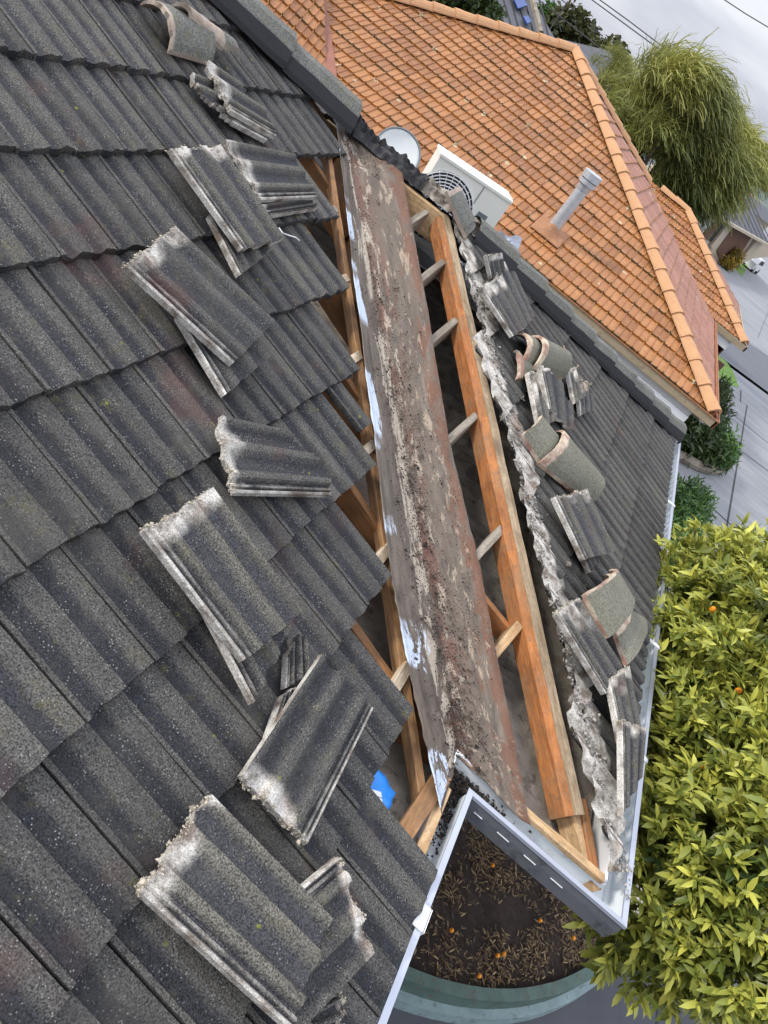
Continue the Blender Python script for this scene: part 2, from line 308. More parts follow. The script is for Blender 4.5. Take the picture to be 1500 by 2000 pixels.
M_TCAP = mat_simple('terracotta_cap', (.46, .255, .125), .75, 0, .08, 4, .15, (.42, .19, .10))
def mat_leaf(name, dark, mid, yel, rough=.42, trans=.25):
    s = NT(name, rough, spec=.45); a = s.attr(); c = s.mix(a[1], dark, mid); c = s.mix(a[0], c, yel)
    s.b.inputs['Transmission Weight'].default_value = 0
    tr = s.n('ShaderNodeBsdfTranslucent'); s.put(tr.inputs[0], s.mix(.5, c, yel)); ms = s.n('ShaderNodeMixShader'); ms.inputs[0].default_value = trans
    s.put(s.b.inputs['Base Color'], c); s.t.links.new(s.b.outputs[0], ms.inputs[1]); s.t.links.new(tr.outputs[0], ms.inputs[2])
    s.t.links.new(ms.outputs[0], s.t.nodes['Material Output'].inputs[0]); return s.m
M_CIT = mat_leaf('citrus_leaf', (.024, .054, .014), (.088, .150, .028), (.62, .61, .115))
M_WIL = mat_leaf('willow_leaf', (.075, .105, .030), (.20, .24, .06), (.42, .41, .11), .6)
M_SHR = mat_leaf('shrub_leaf', (.014, .030, .008), (.04, .08, .018), (.085, .13, .035), .6)
M_GRN = mat_leaf('bright_shrub_leaf', (.03, .08, .02), (.07, .17, .035), (.14, .24, .05), .6)
M_DKT = mat_leaf('distant_tree_leaf', (.020, .032, .012), (.055, .075, .025), (.13, .12, .04), .7)
M_YEL = mat_leaf('yellow_shrub_leaf', (.10, .09, .02), (.25, .20, .03), (.55, .36, .04), .6)
M_LIT = mat_leaf('dry_leaf', (.045, .028, .018), (.13, .085, .045), (.33, .24, .12), .8, .05)
M_BARK = mat_simple('tree_bark', (.12, .095, .075), .9, 0, .25, 6, .6)
def mat_conc(name, c0, c1, streak=0):
    s = NT(name, .75); o = s.obj(rnd=False); n = s.noise(o, .35, 5, .6); n2 = s.noise(o, 9, 4, .7)
    c = s.mix(s.ramp(n, .3, .7), c0, c1); c = s.mix(s.ma('MULTIPLY', s.ramp(s.noise(o, 1.6, 6, .7), .52, .7), .35), c, tuple(x * .55 for x in c0)); c = s.mix(.35, c, s.mix(n2, tuple(x * .6 for x in c0), c1))
    if streak:
        st = s.noise(s.obj((.12, 1.1, 1), rnd=False, rot=(0, 0, math.radians(streak))), 1.6, 5, .6, .4); c = s.mix(s.ma('MULTIPLY', s.ramp(st, .45, .75), .42), c, (.40, .41, .42))
    s.bump(n2, .15, .01); return s.done(c)
M_GROUND = mat_conc('concrete_drive', (.17, .185, .205), (.26, .27, .285), -30)
M_SHADE_CONC = mat_conc('shade_toned_concrete', (.060, .064, .076), (.10, .105, .118))  # darker concrete: shade and wet of the ground put into its colour
M_ROAD = mat_conc('asphalt_road', (.105, .115, .135), (.14, .15, .17))
M_LAWN = mat_simple('lawn_grass', (.13, .24, .045), .9, 0, .3, 1.5, .6, (.22, .27, .07))
M_HILL = mat_simple('far_hills', (.10, .13, .12), .95, 0, .3, .05, 0, (.16, .17, .16))
M_JOINT = mat_simple('dark_joint_gap', (.045, .046, .048), .9)  # plain dark colour of the paving joints
M_BLUE = mat_simple('blue_plastic', (.03, .26, .78), .35, 0, .05, 4)
M_SLATE = mat_simple('dark_roof_tile', (.085, .09, .105), .7, 0, .15, 3, .2, (.06, .062, .07))
M_SOLAR = mat_simple('solar_cell', (.02, .06, .22), .15, 0, .1, 2)

def crumbs(n, fn, size, seed):
    r = np.random.default_rng(seed); base = np.array([(1, 0, 0), (-1, 0, 0), (0, 1, 0), (0, -1, 0), (0, 0, 1), (0, 0, -1)], float)
    tri = np.array([(0, 2, 4), (2, 1, 4), (1, 3, 4), (3, 0, 4), (2, 0, 5), (1, 2, 5), (3, 1, 5), (0, 3, 5)]); V_ = []; F_ = []; C_ = []
    for i in range(n):
        c, cl = fn(r); s = size * r.uniform(.4, 1.5) * (2.2 if r.random() < .04 else 1); q = base * (s * r.uniform(.5, 1.3, (6, 1))); q[:, 2] *= .6
        a = r.uniform(0, 6.28); R_ = np.array([[math.cos(a), -math.sin(a), 0], [math.sin(a), math.cos(a), 0], [0, 0, 1]])
        V_.append(q @ R_ + np.array(c)); F_.append(tri + 6 * i); C_.append(np.tile(np.array([*cl, 1.]), (6, 1)))
    return np.concatenate(V_), np.concatenate(F_), np.concatenate(C_)
def mat_crumb():
    s = NT('crumbs', .95); a = s.n('ShaderNodeAttribute'); a.attribute_name = 'col'; return s.done(a.outputs['Color'])
M_CRUMB = mat_crumb()
# ---------------------------------------------------------------- roof tiles
# one course profile period: (fraction, height 0..1); the crisp drop faces +u, the soft foot faces -u
PER = [(0, 1.0), (.12, 1.0), (.135, .90), (.165, .10), (.18, .0), (.38, .0), (.46, .05), (.54, .35), (.60, .70), (.66, .93), (.72, 1.0), (.86, 1.0), (1.0, 1.0)]
PROF = [(a / 2, h) for a, h in PER[:-1]] + [(.5 + a / 2, h) for a, h in PER]
def tiles(mb, O, eu, ev, n, cols, rows, w, g, hr, th, prof, phase, nv=2, lap=.08, keep=None, white=None, rough=.004, skip=(), mossb=False):
    """rows of tiles: O on the eave line, eu along the eave, ev up the slope. cols=(i0,i1), rows=(j0,j1)"""
    gap = .0045 if not mossb else -.001; nu = len(prof)
    for j in range(*rows):
        for i in range(*cols):
            u0 = (i + phase(j)) * w; v0 = j * g; c = O + eu * (u0 + w / 2) + ev * (v0 + g / 2)
            if keep and not keep(c, i, j): continue
            if (i, j) in skip: continue
            r = random.random(); ln = g + lap; tl = random.uniform(-.004, .004); sk = random.uniform(-.004, .004); v0 += random.uniform(-.006, .006)
            vs = []; cs = []; vv = [-.0] + [ln * k / nv for k in range(1, nv + 1)] if not mossb else [0, .05, .12, ln]
            for k, v in enumerate(vv):
                for q, (u, h) in enumerate(prof):
                    uu = gap + u * (w - 2 * gap); hh = hr * h + th * (1 - v / g) + tl * (u - .5) * 2
                    dv = 0
                    if k == 0: dv = mnoise.noise(V((u0 + uu, v0 * 3.1, 0)) * 21) * rough; hh += mnoise.noise(V((u0 + uu, v0 * 3.1, 7)) * 25) * rough * .8
                    p = O + eu * (u0 + uu + sk * (v / ln)) + ev * (v0 + v + dv) + n * hh
                    vs.append(p); wt = white(p) if white else 0
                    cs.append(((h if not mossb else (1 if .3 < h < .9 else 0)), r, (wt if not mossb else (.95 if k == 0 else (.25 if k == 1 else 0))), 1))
            m = len(vv) * nu
            for q in range(nu): vs.append(vs[q] - n * th - ev * .004); cs.append((cs[q][0] * .4, r, (.85 if mossb else cs[q][2]), 1))
            for k in range(len(vv)):  # side drops
                for q in (0, nu - 1): vs.append(vs[k * nu + q] - n * th); cs.append((0, r, 0, 1))
            fs = [(k * nu + q, k * nu + q + 1, (k + 1) * nu + q + 1, (k + 1) * nu + q) for k in range(len(vv) - 1) for q in range(nu - 1)]
            fs += [(m + q, m + q + 1, q + 1, q) for q in range(nu - 1)]
            s_ = m + nu
            for k in range(len(vv) - 1):
                fs.append((s_ + 2 * k, k * nu, (k + 1) * nu, s_ + 2 * k + 2)); fs.append((k * nu + nu - 1, s_ + 2 * k + 1, s_ + 2 * k + 3, (k + 1) * nu + nu - 1))
            mb.add(vs, fs, cs)
def clip_part(mb, clips, jag=0):
    me = bpy.data.meshes.new('tmp'); me.from_pydata([tuple(v) for v in mb.v], [], mb.f); ca = me.color_attributes.new('col', 'FLOAT_COLOR', 'POINT'); ca.data.foreach_set('color', np.array(mb.c, dtype=np.float32).ravel())
    bm = bmesh.new(); bm.from_mesh(me)
    for co, n in clips:
        r = bmesh.ops.bisect_plane(bm, geom=bm.verts[:] + bm.edges[:] + bm.faces[:], plane_co=V(co), plane_no=V(n), clear_outer=True)
        for e in r['geom_cut']:
            if isinstance(e, bmesh.types.BMVert) and jag:
                q = e.co * 13; e.co += V((mnoise.noise(q), mnoise.noise(q + V((9, 3, 1))), 0)) * jag + V((math.floor(e.co.y * 14) % 3 - 1, 0, 0)) * jag * .35
    bm.to_mesh(me); bm.free(); o_ = MB(); n = len(me.vertices); co = np.zeros(n * 3, np.float32); me.vertices.foreach_get('co', co); cc = np.zeros(n * 4, np.float32); me.color_attributes['col'].data.foreach_get('color', cc)
    o_.v = [tuple(x) for x in co.reshape(-1, 3).tolist()]; o_.c = [tuple(x) for x in cc.reshape(-1, 4).tolist()]; o_.f = [tuple(p.vertices) for p in me.polygons]; bpy.data.meshes.remove(me); return o_
def caps(name, P, Q, nn, mat, parent, wd=.17, ht=.10, first=0, label=None, flat=.5, skip=(), moss=0):
    """a run of ridge caps from P (low) to Q (high)"""
    P = V(P); Q = V(Q); d = (Q - P).normalized(); ln = (Q - P).length / nn; c = d.cross(V((0, 0, 1))).normalized(); up = c.cross(d).normalized()
    sec = [(-1, -.55), (-.95, -.25), (-.72, .30), (-.66, .42), (-.36, .86), (0, 1.0), (.36, .86), (.66, .42), (.72, .30), (.95, -.25), (1, -.55)]
    for i in range(first, nn):
        if i in skip: continue
        mb = MB(); vs = []; cs = []; tlt = random.uniform(-.008, .008); of = c * random.uniform(-.008, .008); K = 5; r = random.random()
        for k in range(K + 1):
            t = k / K; p = P + d * (ln * i + t * (ln + .06)) + of; s1 = 1.10 - .16 * t; lift = .022 * (1 - t)
            for a, b in sec:
                j = mnoise.noise(V((i * 3.7 + t * 6, a * 4, r * 9))) * .006
                if k == 0: j += mnoise.noise(V((i * 5.7, a * 9, 3))) * .010
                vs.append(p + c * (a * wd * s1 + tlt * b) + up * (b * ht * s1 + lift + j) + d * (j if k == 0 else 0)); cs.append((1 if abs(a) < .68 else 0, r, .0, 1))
        n1 = len(sec); m = len(vs)
        for (a, b) in sec:
            p = P + d * (ln * i) + of; vs.append(p + c * (a * wd * .95) + up * (b * ht * .95 - .03)); cs.append((0, r, .35, 1))
        fs = [(k * n1 + q, k * n1 + q + 1, (k + 1) * n1 + q + 1, (k + 1) * n1 + q) for k in range(K) for q in range(n1 - 1)] + [(m + q, m + q + 1, q + 1, q) for q in range(n1 - 1)]
        mb.add(vs, fs, cs); o = obj(name, mb, mat, parent)

HOUSE = thing('tiled_house', (0, 0, GZ), 'house with dark grey concrete tile roof opened along its rusty valley, in the foreground', 'house')
BAS = -.042
EV_A = V((-CS, 0, SN)); NA = V((SN, 0, CS)); EY = V((0, 1, 0))
# slope A: right-hand end of each course, from the courses' cut corners
ENDS = {-1: -.56, 0: -.15, 1: .27, 2: .74, 3: 1.19, 4: 1.66, 5: 2.06, 6: 2.78, 7: 3.3, 8: 2.8, 9: 2.4, 10: 2.1, 11: 1.8, 12: 1.5}
mb = MB(); OA = V((-S0 * CS, 0, S0 * SN)) + NA * BAS
for j in range(-1, 11):
    ph = Y0 + (0 if j % 2 else .15)
    o0 = OA + EY * ph; end = ENDS[j]
    i1 = int(math.floor((end - ph) / .3 + .45)); part = MB()
    sh = end - (ph + .3 * i1)  # remaining error: extra cut tile
    tiles(part, o0, EY, EV_A, NA, (-16, i1), (j, j + 1), .3, G, .016, .036, PROF, lambda j: 0, nv=3, rough=(.006 if j < 3 else .013))
    if sh > .05:
        fr = sh / .3; pr = [(u / fr, h) for u, h in PROF if u <= fr + .001]
        tiles(part, o0 + EY * (.3 * i1), EY, EV_A, NA, (0, 1), (j, j + 1), .3 * fr, G, .016, .036, pr, lambda j: 0, nv=3)
    mb.add(part.v, part.f, list(part.c))
# a short slipped tile beside the valley, one course above the long one
tiles(mb, OA + EY * .82 + EV_A * (2 * G + .18), EY, EV_A, NA, (0, 1), (0, 1), .15, G, .016, .036, [(u * 1.7, h) for u, h in PROF if u < .6], lambda j: 0, nv=2)
hx = -W / 2
obj('main_roof_tiles', mb, M_TILE, HOUSE, clips=[((hx, W / 2, 0), (-1, 1, 0))])
# slope C (hipped end), cut along the stripped hip and under the capped hip
NC = NA; OC = V((L - .01, 0, .0)) + NC * BAS
mb = MB(); k = .07; a1 = V((1, 1 - k, 0)).normalized(); cutx = []
for j in range(0, 9):
    of = random.uniform(-.05, .05); wd_ = random.uniform(.15, .25); cutx.append(of)
    def whiteC(p): d = (p.x + p.y - (L + .05 + of + .07 * max(0, p.y))) / 1.414; return max(0, min(.95, (wd_ - d) / .05 + .2 + .8 * mnoise.noise(V((p.x * 4, p.y * 11, j)))))
    pt_ = MB(); tiles(pt_, OC + EY * (.02 if j % 2 else .17), EY, EV_A, NC, (-1, 23), (j, j + 1), .3, G, .034, .036, PROF, lambda j: 0, nv=10, white=whiteC,
          keep=lambda c, i, j: c.x + c.y > L - .35 and (c.y - W) < (c.x - L) * -1 + .4 and c.y < W + .1, rough=.006)
    rt_ = random.uniform(-.10, .10); yc = 0 + j * G * CS; a2 = V((a1.x, a1.y, 0)); a2.rotate(Matrix.Rotation(rt_, 3, 'Z'))
    pt_ = clip_part(pt_, [((L + .05 + of - yc + .07 * yc * 1, yc, 0), (-a2.x, -a2.y, 0))], .018); mb.add(pt_.v, pt_.f, pt_.c)
obj('hip_end_roof_tiles', mb, M_TILE, HOUSE, clips=[((L, W, 0), (-1, 1, 0))])
# slope D (far side) seen only past the ridge
ND = V((0, SN, CS)); EV_D = V((0, -CS, SN)); mb = MB(); mb2 = MB()
tiles(mb, V((0, W + .03, 0)) + ND * BAS, V((-1, 0, 0)), EV_D, ND, (-4, 24), (0, 7), .3, G, .016, .036, PROF, lambda j: .5 * (j % 2), nv=2)
obj('far_roof_tiles', mb, M_TILE, HOUSE, clips=[((L, W, 0), (1, -1, 0)), ((0, W / 2 + .08, 0), (0, -1, 0))])

# ---------------------------------------------------------------- gutters, fascia, walls
GO, LIP = .13, -.06
def sweep(mb, path, sec, col=(0, 0, 0, 1)):
    """sec: list of (offset outward, z); path corners (x, y) with mitred joints; outward = right of the travel direction"""
    n = len(path); vs = []
    for i, p in enumerate(path):
        d0 = (V(path[i]) - V(path[i - 1])).normalized() if i else None; d1 = (V(path[i + 1]) - V(p)).normalized() if i < n - 1 else None
        a = d0 or d1; b = d1 or d0; na = V((a.y, -a.x)); nb = V((b.y, -b.x)); mt = (na + nb); mt = mt / mt.dot(na)
        for o_, z in sec: vs.append((p[0] + mt.x * o_, p[1] + mt.y * o_, z))
    m = len(sec)
    mb.add(vs, [(i * m + q, i * m + (q + 1) % m, (i + 1) * m + (q + 1) % m, (i + 1) * m + q) for i in range(n - 1) for q in range(m)], col)
PATH = [(0, -7), (0, 0), (L, 0), (L, W), (-6, W)]
GUT = MB(); sweep(GUT, PATH, [(.0, -.07), (.004, -.07), (.006, -.185), (GO - .012, -.185), (GO - .010, LIP - .005), (GO - .004, LIP - .005), (GO - .004, -.19), (.0, -.19)])
# bead inside the trough: a small raised rib down its length
sweep(GUT, PATH, [(.085, -.182), (.09, -.174), (.097, -.182)])
gut = obj('gutter', GUT, M_GUT, HOUSE)
LP = MB(); sweep(LP, PATH, [(GO - .022, LIP + .003), (GO + .006, LIP + .006), (GO + .008, LIP - .012), (GO - .003, LIP - .018), (GO - .02, LIP - .008)]); obj('gutter_lip', LP, M_ZINC, gut)
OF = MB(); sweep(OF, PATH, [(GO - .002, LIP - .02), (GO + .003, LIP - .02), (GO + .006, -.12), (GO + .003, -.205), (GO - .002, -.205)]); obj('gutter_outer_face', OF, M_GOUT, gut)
for y in (.95, 2.1, 3.35, 4.6):
    b = MB(); b.box((L - .01, y - .018, LIP + .006), (L + GO + .012, y + .018, LIP + .013)); b.box((L + GO + .009, y - .018, LIP - .05), (L + GO + .016, y + .018, LIP + .013)); obj('gutter_bracket', b, M_WHITE, gut)
b = MB(); yb = -.78; b.box((.0, yb - .05, LIP + .006), (GO + .012, yb + .05, LIP + .013)); b.box((GO + .009, yb - .05, LIP - .06), (GO + .016, yb + .05, LIP + .013)); obj('gutter_bracket', b, M_WHITE, gut)
# white reflection lines on the short gutter's outer face, painted as thin strips
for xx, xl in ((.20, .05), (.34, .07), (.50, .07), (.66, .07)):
    b = MB(); b.box((xx, -GO - .011, -.129), (xx + xl, -GO - .0065, -.1265)); obj('gutter_glint', b, M_WHITE, gut)
fb = MB(); sweep(fb, [(-.02, -7), (-.02, .02), (L - .02, .02), (L - .02, W - .02), (-6, W - .02)], [(0, -.05), (.015, -.05), (.015, -.23), (0, -.23)]); obj('fascia', fb, M_WHITE, HOUSE)
so_ = MB(); sweep(so_, [(-.03, -7), (-.03, .03), (L - .03, .03), (L - .03, W - .03), (-6, W - .03)], [(0, -.225), (0, -.235), (-.5, -.235), (-.5, -.225)]); obj('soffit', so_, M_WHITE, HOUSE)
wl = MB(); sweep(wl, [(-.52, -7), (-.52, .52), (L - .52, .52), (L - .52, W - .52), (-6, W - .52)], [(0, -.24), (0, GZ), (-.2, GZ), (-.2, -.24)]); obj('wall', wl, M_BRICK, HOUSE)
ce = MB(); 
nx = 46
def attz(x, y): return -.17 + .05 * mnoise.noise(V((x * 2, y * 2, 0))) + .025 * mnoise.noise(V((x * 9, y * 9, 0)))
def slab(mb, x0, x1, y0, y1, s, zf):
    ni = max(2, int((x1 - x0) / s)); nj = max(2, int((y1 - y0) / s)); vs = [(x0 + (x1 - x0) * i / ni, y0 + (y1 - y0) * j / nj, zf(x0 + (x1 - x0) * i / ni, y0 + (y1 - y0) * j / nj)) for i in range(ni + 1) for j in range(nj + 1)]
    mb.add(vs, [(i * (nj + 1) + j, (i + 1) * (nj + 1) + j, (i + 1) * (nj + 1) + j + 1, i * (nj + 1) + j + 1) for i in range(ni) for j in range(nj)])
slab(ce, -3.9, -.03, -.9, 5.5, .07, attz); slab(ce, -.03, L - .06, .03, 5.5, .07, attz); obj('ceiling_dust', ce, M_INS, HOUSE)
# ---------------------------------------------------------------- timber frame
def zA(x): return -T * x
def zB(y): return T * y
for y in (-.62, -.02, .6, 1.2, 1.8, 2.5, 3.1):
    x1 = -max(0.0, y) - .02; board('rafter', (-5.0 if y < 2 else -3.9, y, zA(-5.0 if y < 2 else -3.9) - .10), (x1 if y > 0 else -.04, y, zA(x1 if y > 0 else -.04) - .10), .055, .20, M_BROWN, HOUSE, up=NA)
for j in range(0, 8):   # battens under each course, running out to the valley board
    s = S0 + j * G + .10; x = -s * CS; y1 = -x - .40
    y1 = min(y1 + .05, ENDS[j] + .30); board('batten', (x, max(-1.5, y1 - 1.6), zA(x) - .058), (x, y1, zA(x) - .058), .055, .04, M_PALE if j in (0, 1, 2, 3, 4) else M_GREYW, HOUSE, up=NA)
# valley boards under both edges of the sheet and the valley rafter
board('valley_board', (-3.05, 2.72, zA(-3.05) - .062), (.0, -.40, -.075), .045, .07, M_MID, HOUSE)
board('valley_rafter', (-3.2, 3.2, zB(3.2) - .13), (.02, -.02, -.15), .06, .2, M_BROWN, HOUSE)
board('ridge_board', (-3.4, W / 2, T * W / 2 - .07), (-2.18, W / 2 + .02, T * W / 2 - .07), .06, .22, M_TAN, HOUSE)
for x, mt in ((-2.45, M_GREYW), (-2.02, M_GREYW), (-1.58, M_GREYW), (-1.12, M_GREYW)): pass
def jack(pa, pb, mt, dp=.13, wd=.05, h=-.11):
    a = onB(pa, h); b_ = onB(pb, h); d = (b_ - a).normalized(); board('jack_rafter', a - d * .25, b_ + d * .02, wd, dp, mt, HOUSE, up=(0, -SN, CS))
for pa, pb in (((798, 436), (846, 405)), ((820, 545), (864, 511)), ((845, 661), (888, 625)), ((884, 852), (928, 812)), ((930, 1090), (982, 1034))): jack(pa, pb, M_GREYW)
jack((988, 1250), (1012, 1222), M_TAN)
board('brace', onB((942, 1160), -.16), onB((1003, 1235), -.20), .05, .11, M_ORANGE, HOUSE)
board('brace', onB((1000, 1480), -.28), onB((962, 1330), -.28), .05, .09, M_GREYW, HOUSE)
# hip rafter: a deep orange board with a worn grey arris along its top
HA = onB((866, 418), -.075); HB_ = onB((1128, 1592), -.075)
hd = (HB_ - HA).normalized()
hip = board('hip_rafter', HA, HB_ + hd * .0, .10, .175, M_ORANGE, HOUSE, bev=.036)
side = hd.cross(V((0, 0, 1))).normalized()
if side.x < 0: side = -side
up = V((0, 0, 1)); up = (up - hd * up.dot(hd)).normalized()
board('worn_arris', HA + up * .008 + side * .022, HB_ + up * .008 + side * .022, .07, .05, M_ARRIS, hip, label='worn grey top edge of the hip rafter')
board('hip_rafter_end', HB_ - hd * .1 + side * .05 - up * .05, HB_ + hd * .33 + side * .05 - up * .02, .06, .12, M_TAN, HOUSE)
board('hip_packer', onC((1140, 1560), -.10), onC((1166, 1700), -.10), .05, .09, M_ORANGE, HOUSE)
board('eave_batten', (.36, .0, -.035), (L - .03, .0, -.035), .045, .035, M_TAN, HOUSE)
board('eave_batten', (.0, -.78, -.03), (.0, -.20, -.045), .05, .04, M_TAN, HOUSE)
board('eave_batten', (-.10, -.62, .0), (-.03, -.16, -.03), .08, .03, M_MID, HOUSE)
# ---------------------------------------------------------------- valley sheet
VP = [(725, 262), (700, 350), (800, 900), (855, 1200), (903, 1492)]
lt = [(652, 222), (664, 312), (692, 560), (722, 800), (762, 1130), (800, 1330), (860, 1592)]
rt = [(722, 280), (783, 342), (832, 600), (872, 850), (932, 1100), (1000, 1450), (1032, 1614)]
ctr = [(694, 250), (716, 330), (760, 580), (795, 820), (842, 1110), (885, 1350), (903, 1500)]
def interp(P, s):
    f = s * (len(P) - 1); i = min(int(f), len(P) - 2); f -= i; return P[i] * (1 - f) + P[i + 1] * f
LL = [onA(p, -.015) for p in lt]; RR = [onB(p, -.015) for p in rt]; CC = []
for i, p in enumerate(ctr):
    a = onA(p, -.06); CC.append(V((a.x, -a.x, T * -a.x - .055)) if i < 6 else V((.0, -.0, -.062)))
sh = MB(); NU, NVV = 22, 150; vs = []; cs = []
for k in range(NVV + 1):
    s = k / NVV; l_, c_, r_ = interp(LL, s), interp(CC, s), interp(RR, s)
    for q in range(NU + 1):
        u = q / NU
        p = l_.lerp(c_, u * 2) if u < .5 else c_.lerp(r_, u * 2 - 1)
        z = .010 * mnoise.noise(V((u * 5, s * 14, 0))) + .004 * mnoise.noise(V((u * 14, s * 60, 4)))
        for cc, wd_, hh in ((.30, .03, .010), (.70, .03, .010), (.5, .05, .008)): z += hh * math.exp(-((u - cc) / wd_) ** 2)
        if q in (0, NU): p = p + V((mnoise.noise(V((s * 60, q, 0))), mnoise.noise(V((s * 60, q, 5))), 0)) * .007; z += .015
        vs.append(p + V((0, 0, z))); cs.append((u, s, 0, 1))
b0 = len(vs)
fs = [(k * (NU + 1) + q, k * (NU + 1) + q + 1, (k + 1) * (NU + 1) + q + 1, (k + 1) * (NU + 1) + q) for k in range(NVV) for q in range(NU)]
sh.add(vs, fs, cs); sheet = obj('valley_flashing', sh, M_SHEET, HOUSE, smooth=True)
mod = sheet.modifiers.new('thick', 'SOLIDIFY'); mod.thickness = .004; mod.offset = -1
# dirt and crumbs caught in the valley
PAL = [(.022, .019, .017), (.030, .024, .02), (.045, .034, .028), (.10, .09, .075), (.07, .04, .03)]
def vdirt(r):
    s = r.random() if r.random() < .35 else abs(r.normal(.62, .20)) % 1; u = np.clip(r.normal(.55, .15), .06, .95) if r.random() < .7 else r.uniform(.1, .93)
    if s < .28 and r.random() < .5: u = r.uniform(.1, .9)
    if mnoise.noise(V((u * 5, s * 9, 1))) < -.05 and r.random() < .8: u = .52 + .05 * r.normal(); s = min(1, s)
    l_, c_, r_ = interp(LL, s), interp(CC, s), interp(RR, s); p = l_.lerp(c_, u * 2) if u < .5 else c_.lerp(r_, u * 2 - 1)
    return (p.x, p.y, p.z + .020), PAL[r.integers(0, len(PAL))]
v_, f_, c_ = crumbs(4600, vdirt, .0048, 3); o = raw('roof_dirt', v_, f_, c_, M_CRUMB, loc=V((-1, 1, .3)), nper=3)
tag(o, 'dark dirt and tile crumbs lying along the rusty valley sheet', 'dirt', kind='stuff')
def gdirt(r):
    if r.random() < .62: x, y = r.uniform(-.0, .16), -abs(r.normal(0, .22)) - .02; z = -.165 + r.uniform(0, .03)
    else: x, y = abs(r.normal(0, .15)) + .03, -r.uniform(.0, .11); z = -.165 + r.uniform(0, .05)
    x = min(x, .125) if y < -.14 else x; return (x, max(y, -.75), z), PAL[r.integers(0, 3)]
v_, f_, c_ = crumbs(1500, gdirt, .008, 5); o = raw('gutter_dirt', v_, f_, c_, M_CRUMB, loc=V((.05, -.1, -.18)), nper=3)
tag(o, 'dark mud and debris washed into the inner corner of the white gutter', 'dirt', kind='stuff')
def mdirt(r):
    y = r.uniform(-.0, W / 2 - .3); x = L + .05 + .07 * y - y + abs(r.normal(.05, .09)) + .02; z = T * (L - x) - .02 + r.uniform(0, .03); g_ = r.uniform(.14, .42); return (x, y, z), (g_, g_ * .93, g_ * .84)
v_, f_, c_ = crumbs(1500, mdirt, .010, 8); o = raw('mortar_crumbs', v_, f_, c_, M_CRUMB, loc=V((0, 1, .3)), nper=3); tag(o, 'pale mortar crumbs scattered along the cut tiles of the stripped hip', 'mortar', kind='stuff')
# caps on the intact hip and main hip
APX = V((L - W / 2, W / 2, T * W / 2)); E2 = V((L, W, 0))
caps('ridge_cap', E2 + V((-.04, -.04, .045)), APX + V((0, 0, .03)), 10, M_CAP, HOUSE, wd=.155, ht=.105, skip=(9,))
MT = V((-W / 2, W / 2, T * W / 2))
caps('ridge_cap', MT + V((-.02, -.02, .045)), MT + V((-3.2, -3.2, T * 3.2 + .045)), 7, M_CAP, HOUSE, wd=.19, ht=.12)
# torn lead and mortar along the wing's stripped ridge
def lump_strip(name, P, Q, wd, ht, mat, n=60, parent=HOUSE, seed=0, lab=None):
    P = V(P); Q = V(Q); d = (Q - P).normalized(); c = d.cross(V((0, 0, 1))).normalized(); mb = MB(); K = 9; vs = []
    for k in range(n + 1):
        t = k / n; p = P.lerp(Q, t)
        for q in range(K):
            a = q / (K - 1) * 2 - 1; e = V((t * (Q - P).length * 7, a * 2, seed)); j = mnoise.noise(e); j2 = mnoise.noise(e * 2.7 + V((0, 0, 5)))
            vs.append(p + c * (a * wd * (1 + .45 * j) + .03 * j2) + V((0, 0, ht * (1 - a * a) * (.7 + .7 * j + .4 * j2) + (.02 * j2 if abs(a) < .9 else -.03))))
    mb.add(vs, [(k * K + q, k * K + q + 1, (k + 1) * K + q + 1, (k + 1) * K + q) for k in range(n) for q in range(K - 1)], [(0, .5, .5, 1)] * len(vs))
    o = obj(name, mb, mat, parent)
    if lab: o['label'] = lab
    return o
lump_strip('torn_flashing', MT + V((.0, .0, .01)), MT + V((.75, .06, -.01)), .07, .09, M_LEAD, seed=3)
lump_strip('bedding_mortar', MT + V((.55, .10, -.02)), APX + V((.12, .12, .0)), .085, .06, M_MORT, seed=9)
lump_strip('bedding_mortar', APX + V((-.1, .12, .0)), APX + V((.45, .42, -.10)), .08, .07, M_MORT, seed=19)

